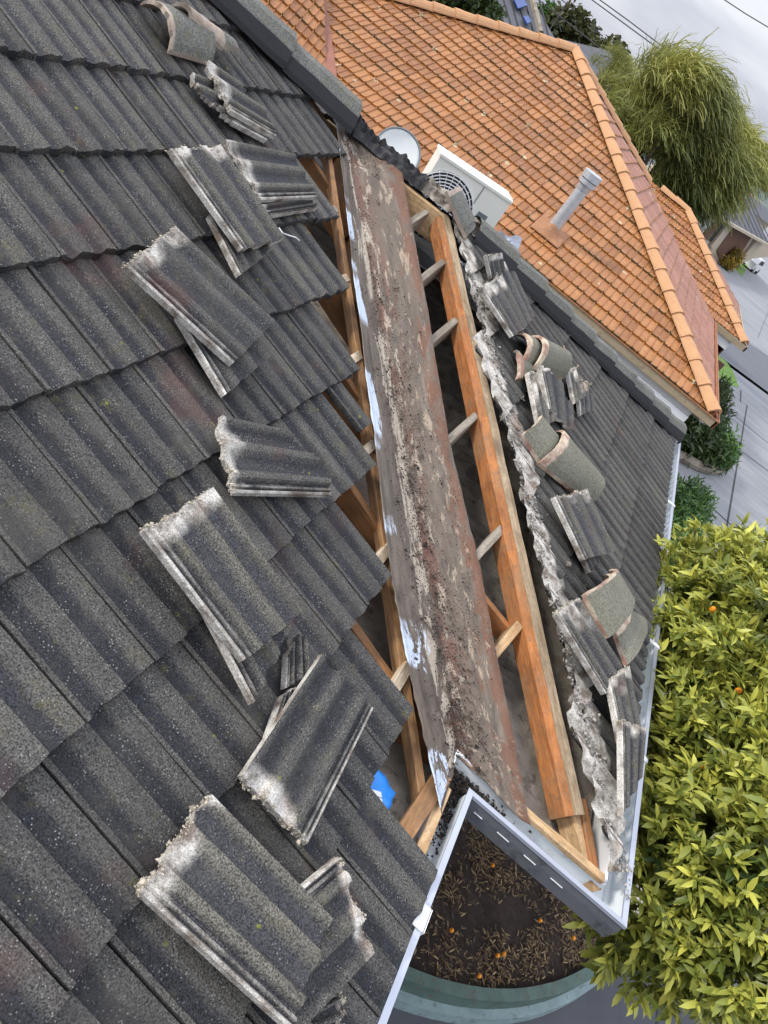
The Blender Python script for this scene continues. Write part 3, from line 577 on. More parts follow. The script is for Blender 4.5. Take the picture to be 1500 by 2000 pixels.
# ---------------------------------------------------------------- loose tiles and broken pieces
LT = [(0, .30), (.022, .55), (.045, .30), (.06, .10), (.075, .55), (.10, .60), (.115, .12), (.14, .05), (.165, .55), (.19, .92), (.23, 1.), (.27, .95), (.30, .35), (.33, .08), (.42, .0), (.48, .10), (.535, .55), (.58, .92), (.63, 1.), (.68, .97), (.705, .30), (.74, .05), (.82, .0), (.87, .15), (.92, .7), (.96, .95), (1.0, 1.)]
def loose(name, label, px, pl=0, h=(.07, .07, .07, .07), kind='tile', cuts=(), hr=.025, th=.028, white=.17, arch=.09, cat='roof tile', group=None, mat=None, headcol=1.0, flip=False, grain=True):
    """px: head-left, head-right, butt-right, butt-left on the slope (pl 0 = main slope, 1 = hip end); left is the interlock edge"""
    f = onA if pl == 0 else onC; n = NA; q4 = [f(p, hh) for p, hh in zip(px, h)]
    if kind == 'tile': us = LT; nvv = 18
    else: us = [(i / 14, 0) for i in range(15)]; nvv = 12
    if kind == 'shard': us = [(a, b_) for a, b_ in us]
    nu = len(us); P = {}; top = []; bot = []; cs = []; sd_ = random.random() * 40; r = random.random()
    for k in range(nvv + 1):
        v = 1 - k / nvv  # 1 at head
        for q, (u, hh) in enumerate(us):
            uu = u if not flip else 1 - u
            a = q4[0].lerp(q4[1], uu); b_ = q4[3].lerp(q4[2], uu); p = b_.lerp(a, v)
            if k == 0: p = p + (a - b_).normalized() * (mnoise.noise(V((u * 6, sd_, 0))) * .014 + mnoise.noise(V((u * 19, sd_, 0))) * .008)
            if k == nvv: p = p + (a - b_).normalized() * mnoise.noise(V((u * 8, sd_, 3))) * .006
            z = hr * hh
            if kind == 'cap': z = arch * (max(0, 1 - (2 * u - 1) ** 2)) ** .75 + .012 * v
            if kind == 'shard': z = hr * (.5 + .5 * math.sin(u * 8 + sd_)) + arch * (max(0, 1 - (2 * u - 1) ** 2)) ** .8 * .0
            wt = 0
            if kind == 'tile':
                wt = max(0, min(1, (v - (1 - white * 1.15)) / (white * .8 + .01))) * headcol * (.62 + 1.3 * mnoise.noise(V((u * 3.1, v * 3, sd_)))) ; wt += .5 * max(0, (v - .96) / .04)
                if u < .15: wt = max(wt, (.80 if u < .025 else .36 + .14 * math.sin(u * 90)))
            else: wt = max(0, min(1, (v - (1 - white)) / .05)) * headcol
            top.append(p + n * z); bot.append(p + n * (z - th)); cs.append((hh if kind == 'tile' else .7, r, wt, 1))
    keep = {}
    for k in range(nvv):
        for q in range(nu - 1):
            u = (us[q][0] + us[q + 1][0]) / 2; v = 1 - (k + .5) / nvv; ok = True
            for (a, b_, c) in cuts:
                if a * u + b_ * v > c + .035 * mnoise.noise(V((u * 9, v * 9, sd_))): ok = False
            if ok: keep[(k, q)] = 1
    idx = {}; vs = []; cc = []; fs = []
    def vid(i, b_, edge=False):
        key = (i, b_, edge)
        if key not in idx:
            idx[key] = len(vs); vs.append(bot[i] if b_ else top[i]); c0 = cs[i]
            cc.append((1 if kind == 'cap' else c0[0], c0[1], .95, 1) if edge or b_ else ((1, *c0[1:]) if kind == 'cap' else c0))
        return idx[key]
    for (k, q) in keep:
        a, b_, c, d = k * nu + q, k * nu + q + 1, (k + 1) * nu + q + 1, (k + 1) * nu + q
        fs.append(tuple(vid(i, 0) for i in (a, b_, c, d))); fs.append(tuple(vid(i, 1) for i in (d, c, b_, a)))
        for (nk, nq, e0, e1) in ((k - 1, q, a, b_), (k + 1, q, c, d), (k, q - 1, d, a), (k, q + 1, b_, c)):
            if (nk, nq) not in keep: fs.append((vid(e1, 0, True), vid(e0, 0, True), vid(e0, 1, True), vid(e1, 1, True)))
    if not vs: return None
    mb = MB(); mb.add(vs, fs, cc); o = obj(name, mb, mat or (M_LOOSE if kind != 'cap' else M_SCAP), own=True)
    if kind == 'tile' and white >= .17:
        hl = [top[q] for q in range(nu)]; hb = [bot[q] for q in range(nu)]; dd = (q4[0] - q4[3]).normalized()
        def hf(r):
            q = r.uniform(0, nu - 1.01); i = int(q); p = hl[i].lerp(hl[i + 1], q - i).lerp(hb[i].lerp(hb[i + 1], q - i), r.uniform(-.1, 1)) + dd * (r.normal() * .005 - .003); g_ = r.uniform(.22, .52); return tuple(p), (g_, g_ * .90, g_ * .72)
        v_, f_, c_ = crumbs(230, hf, .0048, int(abs(sd_) * 99)); raw('mortar_crust', v_, f_, c_, M_CRUMB, o, nper=3)
    return tag(o, label, cat, group)
GA = 'loose tiles lying on the main slope'; GC = 'loose tiles and pieces lying on the hipped end'
def LA(label, px, h=(.07,) * 4, **k): return loose('loose_roof_tile', label, px, 0, h, group=GA, **k)
def LC(label, px, h=(.07,) * 4, **k): return loose('loose_roof_tile', label, px, 1, h, group=GC, **k)
# HL, HR, BR, BL
LA('large dark tile with red stained white head, lowest and nearest the camera', [(272, 1745), (405, 1555), (640, 1795), (565, 2012)], (.10, .09, .16, .16))
LA('grey tile lying crosswise with its white mortared head near the gutter bracket', [(657, 1674), (722, 1862), (580, 2010), (505, 1800)], (.10, .10, .10, .10))
LA('small sliver of tile poking out by the gutter at the bottom edge', [(660, 1932), (664, 2012), (600, 2040), (612, 1960)], (.06,) * 4, cuts=())
LA('tile laid upside down the slope with its rusty cream head towards the gutter', [(598, 1648), (465, 1516), (622, 1280), (726, 1386)], (.08, .08, .13, .13))
LA('long tile with cream head crossing four ribs, above the cracked black tile', [(279, 1038), (411, 960), (584, 1198), (474, 1292)], (.14, .13, .13, .13))
LA('tile tucked beneath the long cream headed tile, its pale interlock edge showing', [(352, 1105), (440, 1050), (560, 1236), (492, 1374)], (.06, .06, .075, .075), white=.02)
LA('short broken tile lying level with a thick yellow crust on its left end', [(456, 964), (423, 816), (632, 862), (643, 968)], (.07, .07, .10, .08), cuts=((1, -1.4, .46),), white=.22)
LA('big mossy tile with sooty cream head, upper of the pair beside it', [(240, 518), (336, 448), (531, 632), (453, 712)], (.13, .12, .13, .13))
LA('tile half hidden below the mossy tile, split pale edge at its foot', [(345, 620), (420, 560), (522, 700), (437, 773)], (.06, .06, .075, .075), white=.02)
LA('tilted tile with reddish brown head and moss speckled ribs below the two top shards', [(330, 292), (426, 289), (550, 470), (470, 488)], (.12, .12, .13, .13))
LA('narrow tile under the reddish headed tile with forked white edge', [(405, 420), (470, 400), (524, 492), (466, 540)], (.05, .05, .07, .07), white=.02)
LA('tile lying level with white smoky head, next to the opened valley rafters', [(508, 392), (436, 278), (572, 306), (618, 386)], (.09, .09, .10, .09), white=.25)
LA('thin tile under the level smoky headed tile, only its grey edge visible', [(518, 425), (500, 395), (600, 380), (619, 408)], (.05, .05, .05, .05), white=.1)
LA('dark tile lying face up under the cream edged shard', [(392, 208), (372, 148), (470, 185), (520, 276)], (.06, .06, .06, .06), white=.05, cuts=((-1, 1.5, .85),))
LA('cream edged broken tile resting askew on the dark tile near the main ridge', [(450, 218), (401, 123), (500, 190), (538, 268)], (.11, .11, .10, .09), white=.3, cuts=((1, -1, .62),))
loose('broken_ridge_cap', 'curved dark ridge cap with white broken end, topmost piece on the main slope', [(330, 100), (276, 6), (372, 28), (415, 122)], 0, (.05, .05, .05, .05), kind='cap', arch=.10, white=.10, cat='ridge cap', mat=M_CAP, group='broken ridge caps')
loose('broken_ridge_cap', 'white folded fragment of ridge cap leaning beside the topmost cap', [(372, 38), (332, 12), (440, 70), (466, 120)], 0, (.16, .14, .06, .06), kind='cap', arch=.05, white=.7, cat='ridge cap', mat=M_CAP, cuts=((-1, -1, -.35),), group='broken ridge caps')
LA('small dark fragment beside the hole above the upside down tile', [(560, 1240), (590, 1245), (598, 1320), (555, 1345)], (.05, .07, .09, .05), white=0, cuts=((-1, 1, .55),))
LA('thin splinter of tile standing up beside the upside down tile', [(548, 1360), (570, 1345), (545, 1420), (520, 1440)], (.06,) * 4, white=0)
# right-hand pieces on the hipped end
LC('narrow tile with fluted white edge just below the stripped apex', [(936, 560), (975, 541), (1024, 640), (1000, 658)], (.12, .12, .12, .12), white=.3)
LC('flat broken tile behind the fluted tile near the apex', [(957, 520), (992, 512), (1040, 620), (1020, 645)], (.05, .05, .06, .06), white=.2)
LC('small upright shard next to the row of intact caps below the apex', [(948, 500), (976, 498), (982, 530), (958, 545)], (.13, .13, .05, .05), white=.5)
LC('stacked ribbed tile with long cream edge in the middle of the pile', [(1029, 730), (1062, 726), (1078, 825), (1052, 838)], (.10, .10, .10, .10), white=.8)
LC('broken ribbed tile leaning on the stacked cream edged tile', [(1052, 715), (1112, 745), (1116, 840), (1070, 800)], (.17, .15, .07, .12), white=.12, cuts=((1, 1.1, 1.55),))
LC('short shard with two pale ribs at the right of the pile', [(1107, 722), (1126, 718), (1140, 775), (1120, 790)], (.09,) * 4, white=.6, cuts=((1, 1, 1.6),))
LC('smallest pale ribbed shard furthest right in the pile', [(1126, 742), (1152, 752), (1157, 800), (1132, 812)], (.10, .10, .06, .06), white=.5, cuts=((1, 1, 1.5),))
LC('tile fragment with a sooty white head above the stacked brown edged caps', [(1080, 972), (1142, 960), (1196, 1078), (1138, 1094)], (.12, .13, .10, .10), white=.28)
LC('tile slipped beneath the sooty headed fragment', [(1098, 1008), (1130, 1000), (1166, 1100), (1150, 1118)], (.05,) * 4, white=.1)
LC('long tile with pinkish white head leaning on the cut hip tiles', [(1086, 1202), (1124, 1170), (1208, 1302), (1180, 1356)], (.13, .13, .10, .11), white=.5)
LC('upright fluted tile resting at the gutter, upper of two', [(1187, 1332), (1222, 1302), (1244, 1420), (1210, 1450)], (.13, .13, .09, .10), white=.45)
LC('fluted tile with a straight foot hanging over the white gutter, lower of two', [(1211, 1408), (1255, 1425), (1246, 1520), (1213, 1592)], (.14, .12, .09, .10), white=.3)
def CPc(label, px, h=(.05,) * 4, **k): return loose('broken_ridge_cap', label, px, 1, h, kind='cap', cat='ridge cap', group='broken ridge caps', **k)
CPc('large smooth olive grey ridge cap with a pale fractured arc, middle of the hipped end', [(1051, 905), (1085, 842), (1152, 925), (1155, 985)], (.05, .05, .05, .05), arch=.12, white=.12)
CPc('smooth cap fragment partly under the large olive grey cap', [(1020, 850), (1046, 812), (1082, 848), (1056, 902)], (.05,) * 4, arch=.08, white=.02)
CPc('rounded cap with a thick cream end, upper of the nested pair', [(1036, 722), (1032, 658), (1076, 680), (1102, 738)], (.07,) * 4, arch=.13, white=.16)
CPc('rounded cap nested behind the cream ended cap', [(1012, 715), (1010, 652), (1034, 660), (1050, 722)], (.05,) * 4, arch=.10, white=.2)
CPc('thin cap sliver with a cream broken rim beside the stripped hip', [(1010, 740), (995, 672), (1022, 700), (1040, 738)], (.05,) * 4, arch=.04, white=.3, cuts=((1, 1, 1.5),))
CPc('angular cap with brown edges, upper of the stacked pair near the gutter', [(1140, 1162), (1192, 1112), (1226, 1160), (1188, 1245)], (.14, .12, .12, .14), arch=.10, white=.06)
CPc('angular cap with brown edges, lower of the stacked pair near the gutter', [(1138, 1172), (1182, 1122), (1212, 1180), (1176, 1252)], (.06,) * 4, arch=.10, white=.08)
CPc('flared cap with a pink inner rim reaching towards the gutter', [(1198, 1232), (1206, 1180), (1256, 1205), (1226, 1298)], (.10, .07, .07, .12), arch=.07, white=.2)
CPc('jagged cap shard standing at the stripped apex in front of the air conditioner', [(872, 378), (895, 372), (925, 430), (905, 448)], (.13, .12, .07, .07), arch=.05, white=.15, mat=M_CAP)
CPc('second jagged cap shard lying flat at the stripped apex', [(888, 420), (900, 400), (928, 440), (912, 462)], (.04,) * 4, arch=.04, white=.3, mat=M_CAP)
# small chips between the pieces
for i, (px, pl, lb_) in enumerate([((1012, 838), 1, 'tiny grey tile chips left of the smooth cap fragment under the big cap'), ((1110, 1105), 1, 'tiny grey tile chips below the sooty headed fragment'), ((1020, 780), 1, 'tiny grey tile chips beside the thin cap sliver'), ((560, 1225), 0, 'tiny grey tile chips by the foot of the long cream headed tile'), ((618, 1455), 0, 'tiny grey tile chips next to the upside down tile')]):
    p = (onC if pl else onA)(px, .05); v_, f_, c_ = crumbs(5, lambda r: ((p.x + r.normal() * .012, p.y + r.normal() * .012, p.z + r.random() * .01), (.16, .14, .12)), .016, 50 + i)
    o = raw('tile_chip', v_, f_, c_, M_CRUMB, loc=p, nper=3); tag(o, lb_, 'tile chip', 'tiny chips of broken tile')
# white cable tie near the valley
b = MB(); pts = [onA(p, .05 + h) for p, h in (((545, 445), 0), ((552, 455), .02), ((565, 460), .03), ((578, 464), .02), ((585, 470), 0))]; b.tube(pts, .0035, 6)
tag(obj('wire_offcut', b, M_WHITE, own=True), 'curved white wire offcut lying on dark tiles beside the level tile', 'wire')
b = MB(); pts = [onC(p, .05 + h) for p, h in (((1101, 675), .0), ((1104, 685), .03), ((1103, 700), .02), ((1106, 708), 0))]; b.tube(pts, .004, 6)
tag(obj('twig', b, M_TAN, own=True), 'short pale twig lying on the hip end tiles', 'twig')
# blue plastic bag in the roof space
b = MB(); q = [onA(p, -.12) for p in ((718, 1505), (742, 1520), (752, 1590), (738, 1592), (716, 1550))]; n_ = 9; vs = []
c0 = onA((732, 1552), -.10)
for i in range(n_ + 1):
    for j in range(n_ + 1):
        x, y = (i / n_ - .5) * .19, (j / n_ - .5) * .26; vs.append(c0 + V((x, y, -T * x - .02 + .03 * mnoise.noise(V((x * 14, y * 14, 2))) - 1.6 * (x * x + y * y) * .3)))
b.add(vs, [(i * (n_ + 1) + j, (i + 1) * (n_ + 1) + j, (i + 1) * (n_ + 1) + j + 1, i * (n_ + 1) + j + 1) for i in range(n_) for j in range(n_)])
bag = obj('plastic_bag', b, M_BLUE, own=True, smooth=True); bag.modifiers.new('t', 'SOLIDIFY').thickness = .02; tag(bag, 'blue and white plastic insulation bag showing under the roof tiles', 'bag')
for k_, (a, b__) in enumerate((((722, 1545), (745, 1552)), ((722, 1556), (747, 1566)), ((728, 1570), (748, 1580)))):
    s_ = MB(); A_, B_ = onA(a, -.075), onA(b__, -.075); dd = (B_ - A_); pr = V((-dd.y, dd.x, 0)).normalized() * .011; s_.prism([A_ - pr, B_ - pr, B_ + pr, A_ + pr], (0, 0, -.012)); obj('printed_stripe', s_, M_WHITE, bag)

# ---------------------------------------------------------------- neighbouring house
NX, NY, NZ, TN, D1, GN = 2.2492, 12.0, -.753, .4001, 7.7409, .3976
c5 = 1 / math.sqrt(1 + TN * TN); s5 = TN * c5; K0 = V((NX, NY, NZ))
NH = thing('terracotta_house', (NX - D1, NY + D1, GZ), 'neighbouring house with bright orange terracotta tile hip roof', 'house')
TP = [(0, .25), (.02, 1.), (.07, 1.), (.085, .30), (.10, .0), (.43, .04), (.48, .10), (.51, .65), (.55, .65), (.57, .10), (.60, .0), (.92, .05), (.97, .2), (1., .25)]
def keepN1(c, i, j): return c.x - NX < -(c.y - NY) * .97 + .35 and (c.x - (NX - 2 * D1)) > (c.y - NY) - .4 and c.x > NX - 14.0
mb = MB(); tiles(mb, K0 + V((0, 0, -.02)), V((-1, 0, 0)), V((0, c5, s5)), V((0, -s5, c5)), (0, 52), (0, 22), .31, GN, .026, .034, TP, lambda j: .5 * (j % 2) if False else 0, nv=3, keep=keepN1, mossb=True, rough=.016)
q1 = [((NX, NY, 0), (1, 1, 0)), ((NX - 2 * D1, NY, 0), (-1, 1, 0))]
obj('front_roof_tiles', mb, M_TERR, NH, clips=q1)
TP2 = [(0, .3), (.1, .9), (.2, .3), (.33, 0), (.45, .7), (.55, .7), (.67, 0), (.8, .3), (.9, .9), (1., .3)]
mb_side = MB(); tiles(mb_side, K0 + V((0, 0, -.02)), V((0, 1, 0)), V((-c5, 0, s5)), V((s5, 0, c5)), (0, 50), (0, 22), .31, GN, .034, .036, TP2, lambda j: 0, nv=2, mossb=True, rough=.01,
          keep=lambda c, i, j: (c.y - NY) > -(c.x - NX) - .4 and c.y - NY < 10.2 + (NX - c.x) * .62 + .3)
AP = K0 + V((-D1, D1, TN * D1))
caps('ridge_cap', K0 + V((.0, .0, .05)), AP + V((0, 0, .05)), 19, M_TCAP, NH, wd=.172, ht=.095)
PL = K0 + V((-2 * D1, 0, 0)); caps('ridge_cap', PL + V((0, 0, .05)), AP + V((0, 0, .05)), 19, M_TCAP, NH, wd=.172, ht=.095, first=5)
FR = V(hit((1265, 355), (TN, 0, 1), TN * NX + NZ)); caps('ridge_cap', FR + V((0, 0, .04)), AP + V((0, 0, .05)), 9, M_TCAP, NH, wd=.17, ht=.09)
P1 = K0 + V((.12, 9.65, 0)); n1_ = V((-(FR - AP).y, (FR - AP).x, 0)).normalized(); n2_ = V((-(P1 - FR).y, (P1 - FR).x, 0)).normalized()
n1_ = n1_ if n1_.y > 0 else -n1_; n2_ = n2_ if n2_.y > 0 else -n2_
obj('side_roof_tiles', mb_side, M_TERR2, NH, clips=[((NX, NY, 0), (-1, -1, 0)), (tuple(AP), tuple(n1_)), (tuple(FR), tuple(n2_))])
# back slopes so that the roof is closed
P1 = K0 + V((.12, 9.65, 0)); bk = MB(); bk.add([AP, FR, FR + V((0, 3, -1.2)), AP + V((-4, 4, -1.6)), PL, PL + V((0, 10, 0)), PL + V((4, 14, 0))], [(0, 1, 2, 3), (0, 3, 6, 5, 4)], (0, .5, 0, 1)); obj('rear_roof', bk, M_TERR2, NH)
# painted valley tray between the front slope and the cross wing at far left
va, vb = hit((616, 0), (0, -TN, 1), NZ - TN * NY + .03), hit((634, 132), (0, -TN, 1), NZ - TN * NY + .03); dv = (va - vb).normalized()
board('valley_tray', vb - dv * .8 + V((0, 0, .05)), va + dv * 2.5 + V((0, 0, .05)), .42, .05, M_VALN, NH, up=(0, -s5, c5))
# cross wing at far left: its own slope facing the camera's right
wa = MB(); cw = thing; nW = V((.30, -.30, 1)).normalized(); ev = V((-.20, .45, 0)); ev = (ev - nW * ev.dot(nW)).normalized(); eu = ev.cross(nW).normalized()
tiles(wa, vb - dv * .2, -eu if eu.x > 0 else eu, ev, nW, (0, 22), (-6, 12), .31, GN, .04, .036, TP, lambda j: 0, nv=2, mossb=True, rough=.016)
obj('cross_wing_tiles', wa, M_TERR, NH, clips=[(tuple(vb), tuple((dv.cross(V((0, 0, 1)))).normalized() * (1 if dv.cross(V((0, 0, 1))).x > 0 else -1)))])
# gutters, fascia, white beam, walls
gN = MB(); gN.box((NX - 15, NY - .16, NZ - .17), (NX + .14, NY - .10, NZ - .01)); gN.box((NX - 15, NY - .16, NZ - .18), (NX + .0, NY + .02, NZ - .165)); gb = obj('gutter', gN, M_BEIGE, NH)
b = MB(); b.box((NX - 15, NY - .175, NZ - .02), (NX + .155, NY - .15, NZ + .006)); obj('gutter_lip', b, M_FLASH, gb)
b = MB(); b.box((NX + .10, NY - .16, NZ - .17), (NX + .15, NY + 9.9, NZ - .01)); b.box((NX - .02, NY - .1, NZ - .10), (NX + .10, NY + 9.9, NZ - .09)); obj('gutter', b, M_RUSTG, NH)
b = MB(); b.box((NX + .14, NY - .17, NZ - .02), (NX + .165, NY + 9.9, NZ + .006)); obj('gutter_lip', b, M_FLASH, NH)
b = MB(); b.box((NX - 15, NY - .02, NZ - .30), (NX - .30, NY + .06, NZ - .18)); b.box((NX - 15, NY - .10, NZ - .62), (NX - .30, NY - .02, NZ - .30)); obj('verandah_beam', b, M_WHITE, NH)
b = MB(); b.box((NX - 15, NY + .8, GZ), (NX - .8, NY + .95, NZ - .2)); b.box((NX - .95, NY + .9, GZ), (NX - .8, NY + 9.5, NZ - .2)); obj('wall', b, M_BRICK, NH)
b = MB(); b.box((NX - 15, NY, NZ - .24), (NX - .1, NY + .9, NZ - .20)); b.box((NX - .9, NY, NZ - .245), (NX, NY + 9.9, NZ - .205)); obj('soffit', b, M_WHITE, NH)
b = MB(); b.box((NX - 2.75, NY - .1, GZ), (NX - 2.3, NY + .3, NZ - .55)); obj('pillar', b, M_CREAMW, NH)
# porch wing further along
W2 = hit((1453, 672), (0, 0, 1), NZ); yw = W2.y; xw = W2.x
R2 = hit((1325, 398), (0, -TN, 1), NZ - TN * yw); rise = R2.y - yw
mb = MB(); tiles(mb, V((xw, yw, NZ - .02)), V((-1, 0, 0)), V((0, c5, s5)), V((0, -s5, c5)), (0, 26), (0, 14), .31, GN, .036, .034, TP2, lambda j: 0, nv=2, mossb=True, rough=.012,
          keep=lambda c, i, j: c.y - yw < rise + .1)
obj('porch_front_tiles', mb, M_TERR, NH, clips=[((xw, yw, 0), (1, 1, 0)), ((xw, yw + rise, 0), (0, 1, 0))])
mb = MB(); tiles(mb, V((xw, yw, NZ - .02)), V((0, 1, 0)), V((-c5, 0, s5)), V((s5, 0, c5)), (0, 28), (0, 14), .31, GN, .034, .034, TP2, lambda j: 0, nv=2, mossb=True, rough=.01)
obj('porch_side_tiles', mb, M_TERR2, NH, clips=[((xw, yw, 0), (-1, -1, 0)), ((xw, yw + 2 * rise, 0), (-1, 1, 0))])
R2 = V((xw - rise, yw + rise, NZ + TN * rise)); R3 = R2 + V((-1.2, 0, 0))
caps('ridge_cap', V((xw, yw, NZ + .04)), R2 + V((0, 0, .04)), 8, M_TCAP, NH, wd=.18, ht=.09)
caps('ridge_cap', R3 + V((0, 0, .04)), R2 + V((0, 0, .045)), 2, M_TCAP, NH, wd=.18, ht=.09)
b = MB(); b.box((NX + .2, yw - .16, NZ - .17), (xw + .14, yw - .10, NZ)); b.box((xw + .09, yw - .16, NZ - .15), (xw + .14, yw + 2 * rise, NZ)); obj('porch_gutter', b, M_BEIGE, NH)
b = MB(); b.box((NX - .2, yw - .08, NZ - .45), (xw - .3, yw - .02, NZ - .18)); obj('porch_beam', b, M_WHITE, NH)
b = MB(); b.box((xw - .5, yw + .3, GZ), (xw - .25, yw + 4, NZ - .15)); b.box((NX + .2, yw + .3, GZ), (xw - .3, yw + .5, NZ - .15)); obj('porch_wall', b, M_BRICK, NH)
# vent pipe through the roof
pb = hit((1076, 452), (0, -TN, 1), NZ - TN * NY); 
hz = 1.16
vp = thing('vent_pipe', pb, 'galvanised vent pipe with cap rising through the orange roof', 'vent pipe')
b = MB(); b.tube([pb + V((0, 0, -.1)), pb + V((0, 0, hz))], .13, 20); obj('pipe', b, M_PIPE, vp, smooth=False)
b = MB(); b.tube([pb + V((0, 0, hz - .22)), pb + V((0, 0, hz - .10)), pb + V((0, 0, hz - .10)), pb + V((0, 0, hz - .02))], [.14, .155, .19, .19], 20); b.tube([pb + V((0, 0, hz)), pb + V((0, 0, hz + .13)), pb + V((0, 0, hz + .14))], [.20, .20, .17], 20); obj('cowl', b, M_PIPE, vp)
nN = V((0, -s5, c5)); evN = V((0, c5, s5)); ux = V((1, 0, 0)); fl = MB(); vs = []; n_ = 14
for i in range(n_ + 1):
    for j in range(n_ + 1):
        x, y = (i / n_ - .5) * .72, (j / n_ - .5) * .62; r_ = math.hypot(x, y); z = .04 + .17 * math.exp(-(r_ / .17) ** 2) + .012 * mnoise.noise(V((x * 6, y * 6, 1))); vs.append(pb + ux * x + evN * (y - .06) + nN * z)
fl.add(vs, [(i * (n_ + 1) + j, (i + 1) * (n_ + 1) + j, (i + 1) * (n_ + 1) + j + 1, i * (n_ + 1) + j + 1) for i in range(n_) for j in range(n_)]); fo = obj('flashing', fl, M_FLASH, vp, smooth=True); fo.modifiers.new('t', 'SOLIDIFY').thickness = .02

# ---------------------------------------------------------------- air conditioner behind the ridge
def frame(p0, xd, zd):
    x = V(xd).normalized(); z = V(zd); z = (z - x * z.dot(x)).normalized(); y = z.cross(x); M = Matrix.Identity(4)
    for i in range(3): M[i][0] = x[i]; M[i][1] = y[i]; M[i][2] = z[i]; M[i][3] = p0[i]
    return M
acd = 9.3; TLp = at((863, 300), acd * .97); 
# width direction found so that the top edge runs to the photographed right corner
TRp = at((998, 397), acd)
xd = (TRp - TLp); xd.z = 0; wdt = xd.length; hgt = .98; dpt = .36; org = V((TLp.x, TLp.y, TLp.z - hgt))
ac = thing('air_conditioner', org, 'cream white outdoor air conditioner unit with round fan grille behind the ridge', 'air conditioner')
Mx = frame(org, xd, (0, 0, 1))
def lob(name, fn, mat, parent, **k):
    b = MB(); b.local = True; fn(b); return obj(name, b, mat, parent, Mx, **k)
def shell(b):
    r = .02; n = 1
    b.box((0, 0, 0), (wdt, dpt, hgt - .03)); b.box((-.012, -.012, hgt - .03), (wdt + .012, dpt + .012, hgt))
body = lob('casing', shell, M_ACW, ac)
lob('front_panel_seam', lambda b: b.box((wdt * .62, -.006, .02), (wdt * .62 + .01, .002, hgt - .04)), M_DISHR, body)
lob('rating_label', lambda b: b.box((wdt * .73, -.006, hgt * .60), (wdt * .86, .002, hgt * .70)), M_DISHR, body)
cx_, cz_, rr_ = wdt * .30, hgt * .48, hgt * .42
def disc(b):
    k = 40; b.add([(cx_ + rr_ * math.cos(a * 2 * math.pi / k), -.003, cz_ + rr_ * math.sin(a * 2 * math.pi / k)) for a in range(k)] + [(cx_ + rr_ * math.cos(a * 2 * math.pi / k), .002, cz_ + rr_ * math.sin(a * 2 * math.pi / k)) for a in range(k)], [tuple(range(k)), tuple(range(2 * k - 1, k - 1, -1))] + [(a, (a + 1) % k, k + (a + 1) % k, k + a) for a in range(k)])
lob('fan_opening', disc, M_DARK, body)
def grille(b):
    for i in range(1, 12): b.tube([(cx_ + rr_ * i / 11.2 * math.cos(a * 2 * math.pi / 36), -.016, cz_ + rr_ * i / 11.2 * math.sin(a * 2 * math.pi / 36)) for a in range(37)], .0085, 5, cap=False)
    for a in range(28): 
        t_ = a * 2 * math.pi / 28; b.tube([(cx_ + .05 * math.cos(t_), -.02, cz_ + .05 * math.sin(t_)), (cx_ + rr_ * math.cos(t_ + .35), -.012, cz_ + rr_ * math.sin(t_ + .35))], .006, 5)
lob('fan_grille', grille, M_WHITE, body)
lob('side_handle', lambda b: b.box((wdt - .002, dpt * .35, hgt * .55), (wdt + .006, dpt * .65, hgt * .62)), M_DISHR, body)
for xb in (.08, wdt - .13): lob('bracket', lambda b, xb=xb: (b.box((xb, -.05, -.10), (xb + .05, dpt + .25, 0)), b.box((xb, -.02, -.7), (xb + .05, .03, -.09))), M_WHITE, ac)
# white pipe cover next to it
b = MB(); p = at((985, 462), 9.6); b.tube([p + V((-.1, 0, -.5)), p, p + V((.12, .1, .02)), p + V((.2, .3, -.3))], .09, 10); tag(obj('conduit_elbow', b, M_ZINC, own=True, smooth=True), 'bent silver conduit below the air conditioner on its right', 'conduit')
# satellite dish
dc = at((776, 298), 14.5); nd = (CAM - dc).normalized() * .75 + V((.1, -.2, .55)); nd.normalize()
dish = thing('satellite_dish', dc + V((0, 0, -.6)), 'round grey satellite dish peeking over the ridge left of the air conditioner', 'satellite dish')
ax = nd.orthogonal().normalized(); ay = nd.cross(ax)
b = MB(); K = 32; vs = [dc - nd * .06]; R0 = .43
for ri in range(1, 7):
    for a in range(K): t_ = a * 2 * math.pi / K; r_ = R0 * ri / 6; vs.append(dc + (ax * math.cos(t_) + ay * math.sin(t_) ) * r_ + nd * (-.06 + .07 * (ri / 6) ** 2))
fs = [(0, 1 + a, 1 + (a + 1) % K) for a in range(K)] + [(1 + (ri - 1) * K + a, 1 + ri * K + a, 1 + ri * K + (a + 1) % K, 1 + (ri - 1) * K + (a + 1) % K) for ri in range(1, 6) for a in range(K)]
b.add(vs, fs); do = obj('reflector', b, M_DISH, dish, smooth=True); do.modifiers.new('t', 'SOLIDIFY').thickness = .015
b = MB(); b.tube([dc + (ax * math.cos(a * 2 * math.pi / K) + ay * math.sin(a * 2 * math.pi / K)) * R0 + nd * .01 for a in range(K + 1)], .018, 6, cap=False); obj('rim', b, M_DISHR, do)
b = MB(); b.tube([dc - nd * .08, dc - nd * .25 + V((0, 0, -.2)), dc - nd * .25 + V((0, 0, -1.0))], .03, 8); obj('mast', b, M_PIPE, dish)

